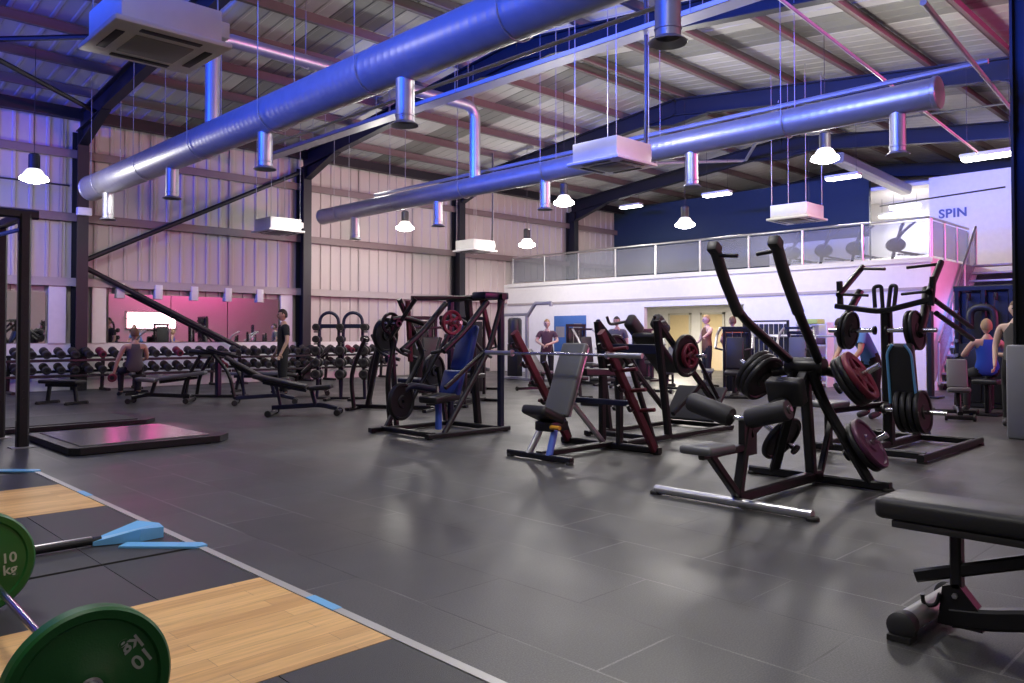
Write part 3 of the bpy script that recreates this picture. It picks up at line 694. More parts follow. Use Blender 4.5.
    def garment(name, m, ok, lift):
        g = bmesh.new(); g.from_mesh(me); g.normal_update()
        dead = [f for f in g.faces if (f.calc_center_median()-headc).length < .135 or not ok(*near(f.calc_center_median()))]
        bmesh.ops.delete(g, geom=dead, context='FACES')
        for v in g.verts: v.co += v.normal*lift
        mm = bpy.data.meshes.new(name); g.to_mesh(mm); g.free()
        if not len(mm.polygons): return
        mm.materials.append(MATS[m]) 
        for p in mm.polygons: p.use_smooth = True
        part(name, mm, None, root)
    def is_top(k, t):
        if k in (('pelvis', 'belly'), ('belly', 'chest')): return True
        if k == ('chest', 'neckbase'): return t < .8
        if k[0] == 'chest': return sleeves or t < .45
        if k[0] in ('shL', 'shR'): return sleeves and t < .62
        return False
    def is_leg(k, t):
        if k[0] == 'pelvis' and k[1].startswith('hip'): return True
        if k[0].startswith('hip'): return True
        if k[0].startswith('knee'): return (not shorts) and t < .93
        return False
    if top: garment('shirt', top, is_top, .014)
    garment('trousers' if not shorts else 'shorts', legs, is_leg, .012)
    for sd in 'LR': garment('shoe', 'shoe', lambda k, t: k[0] == 'ankle'+sd or (k[0] == 'knee'+sd and t > .96), .012)
    return root
def standing(h=1.75, **o):
    k = h/1.75
    J = dict(pelvis=(0, 0, .95), belly=(0, .01, 1.10), chest=(0, .0, 1.30), neckbase=(0, -.01, 1.45), neck=(0, 0, 1.53), head=(0, .02, 1.635),
             hipL=(-.10, 0, .90), kneeL=(-.11, .02, .49), ankleL=(-.12, -.02, .08), toeL=(-.13, .15, .035), hipR=(.10, 0, .90), kneeR=(.11, .02, .49), ankleR=(.12, -.02, .08), toeR=(.13, .15, .035),
             shL=(-.185, -.01, 1.40), elL=(-.25, -.02, 1.12), wrL=(-.25, .10, .88), shR=(.185, -.01, 1.40), elR=(.25, -.02, 1.12), wrR=(.25, .10, .88))
    J = {a: V(b)*k for a, b in J.items()}; J.update({a: V(b) for a, b in o.items()}); return J
def seated(seat=.47, lean=0, **o):
    J = dict(pelvis=(0, 0, .12), belly=(0, .01, .27), chest=(0, .0, .47), neckbase=(0, -.01, .62), neck=(0, 0, .70), head=(0, .02, .805), shL=(-.185, -.01, .57), shR=(.185, -.01, .57),
             elL=(-.26, .02, .30), wrL=(-.24, .20, .16), elR=(.26, .02, .30), wrR=(.24, .20, .16))
    R = Matrix.Rotation(-lean, 3, 'X'); J = {a: R @ V(b) + V((0, 0, seat)) for a, b in J.items()}
    J.update({a: V(b) for a, b in dict(hipL=(-.11, .05, seat+.09), kneeL=(-.17, .44, seat+.05), ankleL=(-.17, .42, .08), toeL=(-.18, .58, .035), hipR=(.11, .05, seat+.09), kneeR=(.17, .44, seat+.05), ankleR=(.17, .42, .08), toeR=(.18, .58, .035)).items()})
    J.update({a: V(b) for a, b in o.items()}); return J
# ------------------------------------------------------------------ lifting platforms, barbell and rack foot
def platform(label, y0, y1, wood):
    o = T('lifting_platform', label, 'platform', (.5, (y0+y1)/2, 0), group='lifting platforms flush with the floor'); h = .010
    for xa, xb in ((-1.2, 1.42), (1.424, 1.925)):
        for ya, yb in ((y0+.01, wood[0]-.002), (wood[1]+.002, y1-.01)):
            part('rubber_panel', MB().span((xa, ya, 0), (xb, yb, h), .001), 'platform_rubber', o, True, smooth=False)
    part('wood_deck', MB().span((-1.2, wood[0], 0), (1.925, wood[1], h+.001), .001), 'oak_boards', o, True, smooth=False)
    part('edge_strip', MB().span((1.93, y0, 0), (1.975, y1, h+.003), .001), 'strip_steel', o, True, smooth=False)
    ym = sum(wood)/2
    part('centre_mark', MB().span((1.928, ym-.12, 0), (1.977, ym+.12, h+.005), .001), 'pale_blue', o, True, smooth=False, label='small pale blue centre mark on the steel edge')
    a = V((1.985, y1-.02, 0)); dv = V((-1, 1, 0)).normalized(); n = V((1, 1, 0)).normalized()*.05
    L = .50
    part('corner_mark', MB().prism([q_+V((0, 0, .0105)) for q_ in (a+dv*.0, a+dv*.05+n, a+dv*L+n, a+dv*L-n, a+dv*.05-n)], (0, 0, .012)), 'pale_blue', o, True, smooth=False, label='pale blue strip laid diagonally over the platform corner')
    return o
platform('nearer lifting platform with an oak deck under the green weight plate', 1.05, 4.60, (2.67, 3.81))
platform('farther lifting platform with an oak deck at the left edge', 4.62, 8.17, (6.19, 7.34))
# rack foot with blue wedge cap
ft = T('rack_foot', 'long dark steel foot tube with a pale blue wedge cap on the platform', 'rack foot', (1.2, 5.06, .012))
TU(ft, 'foot_tube', [(-1.0, 5.06, .040), (1.55, 5.06, .040)], .024, 'black_steel')
part('top_sheen', MB().span((-1.0, 5.045, .058), (1.5, 5.075, .066)), 'silver', ft, True, label='thin bright strip painting the sheen on top of the tube')  # pale strip laid on as light reflected along the tube
wc = MB().prism([(1.50, 5.03, .016), (1.74, 4.96, .012), (1.88, 4.97, .012), (1.90, 5.10, .012), (1.80, 5.19, .012), (1.50, 5.09, .016)], (0, 0, .062))
for v in wc.bm.verts:
    if v.co.z > .03: v.co.z = .040+.05*min(1, (v.co.x-1.5)/.26) if v.co.x < 1.85 else .075
part('wedge_cap', wc, 'pale_blue', ft, True, smooth=False, label='pale blue wedge-shaped cap')
# loaded barbell
BXX, BZ = .735, .237
bb = T('barbell', 'steel barbell loaded with two green plates at the lower left', 'barbell', (BXX, 3.3, BZ))
TU(bb, 'shaft', [(BXX, 2.62, BZ), (BXX+.03, 4.12, BZ)], .014, 'chrome')
for ya, yb, x in ((2.62, 2.18, BXX), (4.12, 4.55, BXX+.03)):
    s = TU(bb, 'sleeve', [(x, ya, BZ), (x, yb, BZ)], .025, 'chrome'); part('collar', MB().lathe([(0, -.012), (.036, -.012), (.036, .012), (0, .012)], (x, ya, BZ), (0, 1, 0), 20), 'chrome', s, True)
def bumper(label, c, txt_pos, ang, yaw):
    o = T('weight_plate', label, 'weight plate', c, 0, 'green ten kilogram plates on the barbell'); o.rotation_euler = (0, 0, yaw)
    mb = MB(); r = .228; h = .03
    mb.lathe([(.028, -h*1.02), (.05, -h*1.05), (.06, -h*.8), (.10, -h*.74), (.105, -h*.66), (r*.83, -h*.66), (r*.86, -h*.95), (r*.965, -h), (r, -h*.7), (r, h*.7), (r*.965, h), (r*.86, h*.95), (r*.83, h*.66), (.105, h*.66), (.06, h*.8), (.05, h*1.05), (.028, h*1.02), (.028, -h*1.02)], (0, 0, 0), (0, 1, 0), 72)
    part('rubber_disc', mb, 'green_rubber', o)
    part('hub_ring', MB().lathe([(.0255, -h*1.1), (.034, -h*1.1), (.034, h*1.1), (.0255, h*1.1), (.0255, -h*1.1)], (0, 0, 0), (0, 1, 0), 32), 'silver', o)
    me = text_mesh('10\nkg', .062, .0006, 1.0, .0012)
    me.transform(Matrix.Translation((txt_pos[0], -h*.66-.0012, txt_pos[1])) @ Matrix.Rotation(PI/2, 4, 'X') @ Matrix.Rotation(ang, 4, 'Z'))
    me.materials.append(MATS['letter_grey']); part('lettering', me, None, o, label='pale 10 kg lettering')
    return o
bumper('green rubber weight plate nearest the camera, lower left corner', (BXX, 2.50, BZ), (.128, .070), math.radians(213), 0)
bumper('green rubber weight plate at the left edge, on the far end of the barbell', (BXX+.03, 4.17, BZ), (.125, -.02), math.radians(4), 0)

# ------------------------------------------------------------------ bench at the right edge
bn = T('weight_bench', 'black padded weight bench cut off by the right edge in the foreground', 'bench', (3.68, .95, 0)); bx = 3.68
PAD(bn, 'pad', (bx, .72, .502), (.29, 1.3, .095), None, 'black_vinyl', bev=.032)
part('pad_board', MB().box((bx, .70, .440), (.25, 1.2, .032), None, .006), 'dark_plastic', bn, True)
B(bn, 'post', [(bx, 1.08, .43), (bx, 1.08, .19)], .045, .06)
B(bn, 'adjuster_rail', [(bx, 1.24, .205), (bx, .72, .385)], .05, .055)
part('hook', MB().tube(fillet([(bx-.04, 1.135, .16), (bx-.04, 1.15, .105), (bx-.04, 1.20, .095), (bx-.04, 1.205, .14)], .03), .009, 8), 'black_steel', bn, True)
part('bracket', MB().prism([(bx-.03, 1.15, .03), (bx-.03, 1.13, .19), (bx-.03, 1.07, .21), (bx-.03, .98, .10), (bx-.03, .98, .03)], (.06, 0, 0)), 'black_steel', bn, True, smooth=False)
B(bn, 'base_beam', [(bx, 1.10, .065), (bx, .95, .085), (bx, .78, .13), (bx, -.3, .12)], .07, .085, fil=.12)
fb = TU(bn, 'foot_bar', [(3.44, 1.215, .06), (4.0, 1.20, .06)], .046, 'galv_dull')
for x in (3.40, 3.98): part('foot_cap', MB().lathe([(0, 0), (.040, 0), (.056, .012), (.058, .05), (.050, .085), (0, .085)], (x, 1.215, .058), (1, 0, 0), 24), 'dark_plastic', fb, True)
part('foot_sole', MB().prism([(3.385, 1.17, .002), (3.385, 1.26, .002), (3.47, 1.26, .002), (3.47, 1.17, .002)], (0, 0, .022)), 'rubber', fb, True, smooth=False)
part('bolt', MB().lathe([(0, 0), (.012, 0), (.012, .01), (0, .01)], (bx-.03, 1.08, .16), (-1, 0, 0), 6), 'silver', bn, True)
part('rear_foot_bar', MB().bar([(bx-.25, -.3, .05), (bx+.25, -.3, .05)], .06, .1), 'black_steel', bn, True)

# ------------------------------------------------------------------ pulldown machine in the right foreground
A = T('pulldown_machine', 'black plate-loaded pulldown machine with two long raised arms, right of centre', 'exercise machine', (5.8, 3.0, 0))
f = TU(A, 'front_foot_bar', [(5.18, 2.40, .04), (5.18, 3.67, .04)], .033, 'silver', label='front floor bar with a bright top')
for y in (2.40, 3.67): FOOT(f, (5.18, y, 0), r=.045)
B(A, 'spine_beam', [(5.2, 2.98, .07), (6.55, 2.98, .07)], .08, .08)
f = B(A, 'rear_foot_bar', [(6.57, 2.40, .04), (6.57, 3.62, .04)], .07, .07)
for y in (2.42, 3.60): FOOT(f, (6.57, y, 0), r=.045)
B(A, 'seat_post', [(5.22, 2.98, .08), (4.84, 2.98, .42)], .06, .06)
B(A, 'post', [(5.22, 2.98, .08), (5.36, 2.98, .58)], .07, .07)
B(A, 'seat_arm', [(4.74, 2.98, .415), (5.32, 2.98, .42)], .05, .05)
PAD(A, 'seat', (4.82, 2.98, .462), (.34, .26, .06), None, 'grey_vinyl')
part('knee_bracket', MB().prism([(5.28, 2.955, .36), (5.46, 2.955, .36), (5.46, 2.955, .60), (5.40, 2.955, .66), (5.28, 2.955, .62)], (0, .05, 0)), 'black_steel', A, True, smooth=False)
TU(A, 'roller_axle', [(5.3, 2.6, .73), (5.3, 2.95, .635), (5.3, 3.02, .635), (5.3, 3.45, .73)], .018, 'chrome')
ROLL(A, 'thigh_roller', (5.3, 2.94, .635), (5.3, 2.62, .725), .076, 'foam'); ROLL(A, 'thigh_roller', (5.3, 3.07, .635), (5.3, 3.43, .735), .076, 'foam')
B(A, 'main_beam', [(5.38, 2.98, .52), (5.75, 2.98, .70), (6.15, 2.98, .72)], .08, .08, fil=.15)
B(A, 'upright', [(6.1, 2.98, .70), (6.35, 2.98, .98)], .09, .08)
for s in (-1, 1):
    B(A, 'rear_leg', [(6.28, 2.98+s*.07, .96), (6.36, 2.98+s*.13, .70), (6.58, 2.98+s*.42, .04)], .08, .07, fil=.12)
B(A, 'rear_post', [(6.42, 2.98, .06), (6.3, 2.98, .95)], .08, .08)
B(A, 'back_stay', [(6.57, 2.98, .06), (6.8, 2.98, .5)], .05, .05)
part('pivot_housing', MB().lathe([(0, -.16), (.07, -.16), (.075, -.15), (.075, .15), (.07, .16), (0, .16)], (6.33, 2.98, .99), (0, 1, 0), 22), 'black_steel', A, True)
for s in (-1, 1):
    y = 2.99+s*.25
    ar = TU(A, 'lever_arm', [(5.37, y, 1.90), (5.48, y, 1.70), (5.70, y, 1.42), (6.42, 2.98+s*.10, .96)], .037, 'black_steel', fil=.22)
    part('foam_grip', MB().tube(fillet([(5.365, y, 1.90), (5.48, y, 1.70), (5.70, y, 1.42)], .22), .044, 14), 'foam', ar, True)
    part('arm_cap', MB().box((5.35, y, 1.915), (.10, .09, .085), rotm(0, .5, 0), .02), 'dark_plastic', ar, True)
    hb = TU(ar, 'handle_bar', [(5.37, y-s*.03, 1.86), (5.40, y-s*.17, 1.85)], .016, 'black_steel')
    TU(ar, 'counter_arm', [(6.42, 2.98+s*.10, .96), (6.33, 2.98+s*.30, .93)], .04, 'black_steel')
    n = V((.10, s*.84, .53)).normalized(); c = V((6.30, 2.98+s*.34, .86))
    peg(A, c-n*.08, c+n*.30)
    c2 = V((6.60, 2.98+s*.30, .30)); peg(A, c2-n*.1, c2+n*.28, name='storage_horn')
    side = 'right' if s < 0 else 'far'
    for i, (m_, k_) in enumerate((('iron', 'disc'), ('iron', 'disc'), ('red_iron', 'grip'))):
        plate(('red spoked weight plate on the near upper horn of the pulldown machine' if i == 2 else 'black weight plate %s on the near upper horn of the pulldown machine' % ('innermost', 'sandwiched')[i]) if s < 0 else
              'dark weight plate %s on the far upper horn of the pulldown machine' % ('innermost', 'in the middle', 'outermost')[i], c+n*(.03+.05*i), n, m_ if s < 0 else 'iron', k_ if s < 0 else 'disc', .215, .045, 'plates on the pulldown machine' if s < 0 else 'plates on the far horn of the pulldown machine', .3)
    for i in range(2 if s < 0 else 1):
        plate(('purple lit weight plate on the low storage horn of the pulldown machine' if i else 'black weight plate behind the purple lit one on the low storage horn') if s < 0 else 'black weight plate on the far low storage horn of the pulldown machine',
              c2+n*(.07+.05*i), n, 'iron' if not i else 'pink_lit_iron', 'disc', .222, .045, 'plates on the pulldown machine')
part('chest_pad', MB().box((5.98, 2.98, .80), (.12, .30, .22), rotm(0, -.35, 0), .03, 3), 'black_vinyl', A, True)
# ------------------------------------------------------------------ second plate-loaded machine, behind the pulldown machine
Mb = T('high_row_machine', 'black plate-loaded high row machine behind the pulldown machine, blue-edged back pad', 'exercise machine', (8.9, 3.3, 0))
YN, YF = 2.85, 3.80; YC = 3.3
B(Mb, 'spine_beam', [(8.05, YC, .06), (10.2, YC, .06)], .08, .08)
f = B(Mb, 'side_foot_bar', [(8.2, 2.72, .05), (10.15, 2.72, .05)], .07, .07)
for x in (8.25, 10.1): FOOT(f, (x, 2.72, 0), r=.05)
f = B(Mb, 'side_foot_bar', [(8.2, 3.85, .05), (10.15, 3.85, .05)], .07, .07)
for x in (8.25, 10.1): FOOT(f, (x, 3.85, 0), r=.05)
for x in (8.35, 9.9): B(Mb, 'cross_bar', [(x, 2.72, .06), (x, 3.85, .06)], .07, .07)
B(Mb, 'main_upright', [(9.0, YC, .06), (8.95, YC, 1.55)], .10, .12)
B(Mb, 'brace', [(9.85, YC, .08), (9.05, YC, .95)], .07, .07)
PAD(Mb, 'seat', (8.15, 3.62, .53), (.42, .34, .06), None, 'grey_vinyl'); B(Mb, 'seat_post', [(8.2, 3.62, .06), (8.2, 3.62, .50)], .07, .07)
B(Mb, 'seat_arm', [(8.2, 3.62, .45), (8.95, YC, .50)], .06, .06)
R = rotm(0, math.radians(-12), 0) ; c = V((8.62, 3.02, .84))
bp = PAD(Mb, 'back_pad', c, (.09, .27, .66), R, 'black_vinyl', bev=.04)
for s in (-1, 1): part('edge_line', MB().tube(fillet([c+R @ V((-.05, s*.13, -.30)), c+R @ V((-.05, s*.12, .24)), c+R @ V((-.05, s*.06, .33))], .08), .014, 8), 'pale_blue', bp, True, label='pale blue edge line')  # pale blue tubes along both pad edges
# overhead yoke and swinging arms
B(Mb, 'yoke', [(8.95, YF+.05, 1.58), (8.8, YC, 1.50), (8.95, YN+.02, 1.62)], .06, .06, fil=.1)
for s, y in ((1, YF), (-1, YN)):
    B(Mb, 'yoke_post', [(8.95, y, 1.56), (8.97, y+.02*s, 1.86)], .06, .06)
    ar = TU(Mb, 'lever_arm', [(8.9, y, 1.70), (9.45, y-.05*s, 2.05)], .035, 'black_steel')
    TU(ar, 'handle_bar', [(9.42, y-.05*s, 2.03), (9.30, y-.36*s, 2.0)], .017, 'dark_plastic'); TU(ar, 'handle_bar', [(8.92, y, 1.71), (8.98, y-.30*s, 1.69)], .016, 'dark_plastic')
    TU(Mb, 'counter_lever', [(9.2, y-.12*s, 1.75), (8.95, y-.06*s, 1.45), (8.75, y-.05*s, 1.25)], .045, 'black_steel', fil=.15)
    TU(Mb, 'grip_loop', fillet([(8.9, YC+.10*s, 1.55), (8.92, YC+.12*s, 1.78), (8.95, YC+.05*s, 1.79), (8.93, YC+.03*s, 1.55)], .04), .022, 'foam')
    hc = V((8.78, YC+s*.30, 1.30)); peg(Mb, hc-V((0, s*.25, 0)), hc+V((0, s*.26, 0)))
    for i in range(2):
        plate('dark %s weight plate on the %s upper horn of the high row machine' % (('inner', 'outer')[i], 'far' if s > 0 else 'near'), hc+V((0, s*(.02+.05*i), 0)), (0, s, .12), 'iron', 'disc', .21, .04, 'plates on the %s upper horn of the high row machine' % ('far' if s > 0 else 'near'))
for dx, dz in ((0, 0), (.06, -.14)):
    TU(Mb, 'side_rail', [(9.0+dx, YN-.02, 1.62+dz), (10.1+dx, YN-.06, 1.34+dz)], .028, 'black_steel')
lc = V((8.70, 2.95, .46)); peg(Mb, lc+V((0, .3, 0)), lc-V((0, .32, 0)))
for i in range(4):
    plate('purple lit weight plate outermost on the low horn of the high row machine' if i == 3 else 'black weight plate, %s in the stack on the low horn of the high row machine' % ORD[i], lc+V((0, .10-.065*i, 0)), (0, -1, .1), 'iron', 'disc', .225, .05, 'plates on the low horn of the high row machine')
B(Mb, 'horn_bracket', [(8.7, 2.95+.3, .46), (8.98, YC, .50)], .07, .07)

# ------------------------------------------------------------------ olympic incline bench in the centre
D = T('incline_press_bench', 'incline barbell bench with a long grey pad and slanted maroon uprights, centre', 'bench', (6.2, 5.47, 0)); yc = 5.47
f = B(D, 'front_foot_bar', [(5.73, 5.03, .04), (5.73, 5.90, .04)], .06, .06)
for y in (5.06, 5.87): FOOT(f, (5.73, y, 0), r=.04)
f = B(D, 'rear_foot_bar', [(6.88, 4.82, .04), (6.88, 6.18, .04)], .07, .07)
for y in (4.86, 6.14): FOOT(f, (6.88, y, 0), r=.045)
B(D, 'spine_beam', [(5.73, yc, .06), (6.88, yc, .06)], .08, .06)
for s in (-1, 1): TU(D, 'front_leg', [(5.73, yc+s*.14, .05), (5.88, yc+s*.09, .33)], .035, 'silver' if s > 0 else 'blue_paint_and_light', label='bright front leg' if s > 0 else 'blue front leg')
part('seat_carriage', MB().box((5.92, yc, .33), (.26, .24, .10), None, .02), 'black_steel', D, True)
TU(D, 'pop_pin', [(5.80, yc-.10, .33), (5.80, yc-.22, .33)], .022, 'orange_plastic', label='orange adjuster knob')
PAD(D, 'seat', (5.82, yc+.02, .45), (.36, .33, .10), rotm(0, math.radians(22), 0), 'black_vinyl', bev=.04)
p0, p1 = V((5.98, yc, .42)), V((6.30, yc, 1.16)); u = (p1-p0).normalized(); n = V((-u.z, 0, u.x)); cc = (p0+p1)/2
bk = PAD(D, 'back_pad', cc, ((p1-p0).length, .34, .075), Matrix((u, V((0, 1, 0)), n)).transposed(), 'grey_vinyl', bev=.03)
part('pad_board', MB().box(cc-n*.05, ((p1-p0).length*.95, .30, .025), Matrix((u, V((0, 1, 0)), n)).transposed(), .005), 'silver', bk, True)
for s in (-1, 1): B(D, 'pad_support', [(6.88, yc+s*.12, .05), (6.88, yc+s*.12, .84), (6.35, yc+s*.08, .86)], .06, .08, fil=.08)
B(D, 'pad_brace', [(6.75, yc, .08), (6.15, yc, .62)], .05, .05, 'silver')
for s in (-1, 1):
    y = yc+s*.60
    up_ = B(D, 'slanted_upright', [(6.85, y, .05), (5.98, y, 1.28)], .06, .09, 'maroon_paint')
    B(D, 'rear_upright', [(6.88, y, .06), (6.45, y, .95)], .05, .05)
    for i in range(4):
        q = V((6.85, y, .05)).lerp(V((5.98, y, 1.28)), .35+.17*i); TU(up_, 'bar_hook', [q+V((-.02, 0, .02)), q+V((-.12, 0, .0)), q+V((-.15, 0, .06))], .018, 'black_steel', .03)
        TU(up_, 'weight_peg', [q+V((.03, s*.03, 0)), q+V((.03, s*.2, .02))], .02, 'maroon_paint')
B(D, 'cross_tie', [(6.5, yc-.6, .55), (6.5, yc+.6, .55)], .05, .06, 'navy_paint')
bar = T('barbell', 'empty barbell resting across the maroon uprights of the incline bench', 'barbell', (6.02, yc, 1.07))
TU(bar, 'shaft', [(6.0, yc-.66, 1.055), (6.0, yc+.66, 1.055)], .014, 'chrome')
for s in (-1, 1):
    k = TU(bar, 'sleeve', [(6.0, yc+s*.66, 1.055), (6.0, yc+s*1.07, 1.055)], .025, 'silver'); part('collar', MB().lathe([(0, -.012), (.036, -.012), (.036, .012), (0, .012)], (6.0, yc+s*.66, 1.055), (0, 1, 0), 18), 'silver', k, True)

# ------------------------------------------------------------------ hack squat sled to the right of it
H = T('hack_squat_machine', 'black sled squat machine with a blue crossbar, between the grey bench and pulldown machine', 'exercise machine', (8.6, 5.8, 0))
yn, yf = 5.45, 6.35
for y, xa, xb in ((yn, 7.1, 9.4), (yf, 7.5, 9.5)):
    f = B(H, 'base_rail', [(xa, y, .04), (xb, y, .04)], .07, .06); FOOT(f, (xa+.04, y, 0)); FOOT(f, (xb-.04, y, 0))
for x in (7.6, 9.3): B(H, 'cross_bar', [(x, yn, .05), (x, yf, .05)], .07, .06)
for y in (yn, yf):
    B(H, 'front_post', [(7.95, y, .05), (7.72, y, 1.42)], .08, .08)
    B(H, 'slide_rail', [(7.72, y, 1.42), (9.3, y, .12)], .06, .07)
    B(H, 'strut', [(8.05, y, .3), (8.7, y, .65)], .05, .05)
B(H, 'crossbar', [(7.78, yn, 1.08), (7.78, yf, 1.08)], .05, .12, 'navy_paint', label='dark blue crossbar')
sl = V((-1.58, 0, 1.30)).normalized(); sn = V((sl.z*1.0, 0, -sl.x)).normalized()
RR = Matrix((sl, V((0, 1, 0)), -sn)).transposed()
PAD(H, 'back_pad', (8.35, 5.90, 1.02), (.75, .36, .09), RR, 'black_vinyl', bev=.035)
for s in (-1, 1):
    PAD(H, 'shoulder_pad', (8.15, 5.90+s*.2, 1.36), (.30, .13, .20), RR, 'foam', bev=.05)
    TU(H, 'grip', [(8.1, 5.90+s*.30, 1.42), (7.85, 5.90+s*.36, 1.38), (7.80, 5.90+s*.36, 1.48)], .018, 'dark_plastic', .05)
PAD(H, 'foot_plate', (9.25, 5.90, .33), (.05, .75, .55), rotm(0, math.radians(40), 0), 'dark_plastic', bev=.012)
for s, y in ((-1, yn-.02), (1, yf+.02)):
    hc = V((8.2, y, 1.0)); peg(H, hc+V((0, -s*.1, 0)), hc+V((0, s*.34, 0)))
    for i in range(2): plate(('red centred weight plate on the near side of the squat sled' if i else 'black weight plate behind the red one on the squat sled') if s < 0 else '%s black weight plate on the far side of the squat sled' % ('inner', 'outer')[i], hc+V((0, s*(.07+.05*i), 0)), (0, s, 0), 'red_iron' if s < 0 and i else 'iron', 'grip' if s < 0 and i else 'disc', .15 if s < 0 and i else .26, .05, 'plates on the squat sled')
    TU(H, 'side_lever', [(8.5, y+s*.05, .95), (8.95, y+s*.05, .45)], .025, 'black_steel')
# bright handled bench in front of it
def curl_bench(label, loc, rz):
    o = T('curl_bench', label, 'bench', loc, rz)
    PAD(o, 'seat', (-.35, 0, .46), (.38, .32, .07), None, 'black_vinyl', False); PAD(o, 'arm_pad', (.12, 0, .82), (.40, .6, .07), rotm(0, math.radians(48), 0), 'black_vinyl', False)
    B(o, 'base_beam', [(-.6, 0, .05), (.45, 0, .05)], .07, .07, world=False); B(o, 'seat_post', [(-.35, 0, .06), (-.35, 0, .43)], .06, .06, world=False); B(o, 'arm_post', [(.2, 0, .06), (.12, 0, .78)], .07, .07, world=False)
    for x in (-.58, .42): B(o, 'foot_bar', [(x, -.3, .03), (x, .3, .03)], .06, .05, world=False)
    TU(o, 'bar_rest', [(.02, -.35, 1.0), (.25, -.3, .98), (.25, .3, .98), (.02, .35, 1.0)], .02, 'silver', .08, world=False)
    return o
def P2(u, v): q = FZ(u, v); return (q.x, q.y, 0)
curl_bench('small arm curl bench with a bright bar rest left of the squat sled', P2(612, 404), math.radians(10))
# ------------------------------------------------------------------ machines further back
def stack_machine(label, loc, rz, pad='black_vinyl', fm='black_steel', h=1.55, arm='silver'):
    """selectorised seat machine: weight stack tower, seat, back rest, two handles; user faces local -X"""
    o = T('seated_machine', label, 'exercise machine', loc, rz)
    for y in (-.26, .26): B(o, 'tower_post', [(.55, y, 0), (.55, y, h)], .06, .08, fm, world=False)
    B(o, 'tower_cap', [(.55, -.29, h), (.55, .29, h)], .08, .07, fm, world=False)
    part('tower_shroud', MB().box((.60, 0, h*.5), (.03, .46, h*.92), None, .008), 'dark_plastic', o)
    ws = part('weight_stack', MB().box((.54, 0, .42), (.11, .30, .72), None, .005), 'iron', o, label='stack of steel weight slabs')
    for y in (-.09, .09): part('guide_rod', MB().tube([(.54, y, .05), (.54, y, h-.02)], .01, 8), 'chrome', o)
    B(o, 'base_beam', [(-.75, 0, .04), (.55, 0, .04)], .08, .07, fm, world=False); B(o, 'foot_bar', [(-.72, -.33, .03), (-.72, .33, .03)], .07, .05, fm, world=False)
    B(o, 'seat_post', [(-.15, 0, .05), (-.15, 0, .45)], .08, .08, fm, world=False)
    PAD(o, 'seat', (-.22, 0, .49), (.42, .36, .08), rotm(0, -.08, 0), pad, False); PAD(o, 'back_pad', (.06, 0, .88), (.08, .34, .66), rotm(0, .16, 0), pad, False)
    B(o, 'back_post', [(.1, 0, .1), (.18, 0, 1.25)], .07, .07, fm, world=False)
    for s in (-1, 1):
        a = TU(o, 'press_arm', [(.25, s*.30, 1.40), (.0, s*.36, 1.25), (-.22, s*.36, .98)], .028, arm, .12, world=False)
        part('grip', MB().tube([(-.22, s*.36, .98), (-.30, s*.22, .95)], .02, 10), 'foam', a)
    B(o, 'arm_yoke', [(.25, -.32, 1.40), (.25, .32, 1.40)], .05, .05, fm, world=False)
    return o
stack_machine('black seated machine with a tall shroud behind the squat sled', P2(735, 396), math.radians(25), h=1.35)
stack_machine('black seated machine partly hidden by the raised arm of the pulldown machine', P2(797, 395), math.radians(15), h=1.3, pad='grey_vinyl')
stack_machine('far black seated machine left of the doorway people', P2(650, 380), math.radians(60), h=1.35)
stack_machine('far black seated machine in front of the blue poster', P2(588, 384), math.radians(75), h=1.5)
bench_flat('grey topped flat bench between the squat sled and the pulldown machine', P2(708, 388), math.radians(30), 'grey_vinyl')
bench_adjustable('adjustable bench behind the barbell on the maroon uprights', P2(540, 392), math.radians(70), 35, 'grey_vinyl')
bench_adjustable('adjustable bench with a steep grey back right of the maroon uprights', P2(668, 392), math.radians(20), 40, 'grey_vinyl')
bench_flat('flat bench behind the grey incline pad', P2(575, 397), math.radians(55), 'black_vinyl')

# ------------------------------------------------------------------ big press machine and its frame, left of centre
E_ = T('chest_press_machine', 'tall black plate-loaded press machine with bright blue pads, left of centre', 'exercise machine', (6.4, 7.9, 0)); y1, y2 = 7.42, 8.45
f = B(E_, 'base_rail', [(5.85, y1, .04), (7.2, y1, .04)], .08, .06); FOOT(f, (5.9, y1, 0)); FOOT(f, (7.15, y1, 0))
f = B(E_, 'base_rail', [(5.75, y2, .04), (7.1, y2, .04)], .08, .06); FOOT(f, (5.8, y2, 0)); FOOT(f, (7.05, y2, 0))
for x in (5.95, 7.0): B(E_, 'cross_bar', [(x, y1, .05), (x, y2, .05)], .08, .06)
TU(E_, 'front_strut', [(6.12, y1, .06), (6.85, y1, 1.05), (7.1, y1, 1.72)], .035, 'iron', .2)
for y in (y1+.02, y2): B(E_, 'rear_post', [(7.08, y, .05), (7.08, y, 1.74)], .07, .08, 'navy_paint')
B(E_, 'top_beam', [(7.08, y1-.05, 1.75), (7.08, y2+.05, 1.75)], .08, .08); B(E_, 'top_beam', [(6.25, 8.25, 1.73), (7.08, 8.0, 1.75)], .06, .06); 
part('top_plate', MB().box((7.0, 7.55, 1.76), (.42, .26, .09), None, .015), 'navy_paint', E_, True)
B(E_, 'maroon_post', [(6.85, 7.55, 1.70), (7.0, 7.52, 1.12)], .05, .06, 'maroon_paint', label='maroon post')
B(E_, 'maroon_post', [(6.3, 8.4, 1.70), (6.35, 8.4, .9)], .05, .06, 'maroon_paint', label='maroon post')
PAD(E_, 'back_pad', (6.82, 7.85, 1.08), (.10, .34, .62), rotm(0, math.radians(16), 0), 'blue_vinyl', bev=.04, label='upper bright blue back pad')
PAD(E_, 'lumbar_pad', (6.60, 7.85, .62), (.11, .36, .36), rotm(0, math.radians(18), 0), 'blue_vinyl', bev=.04)
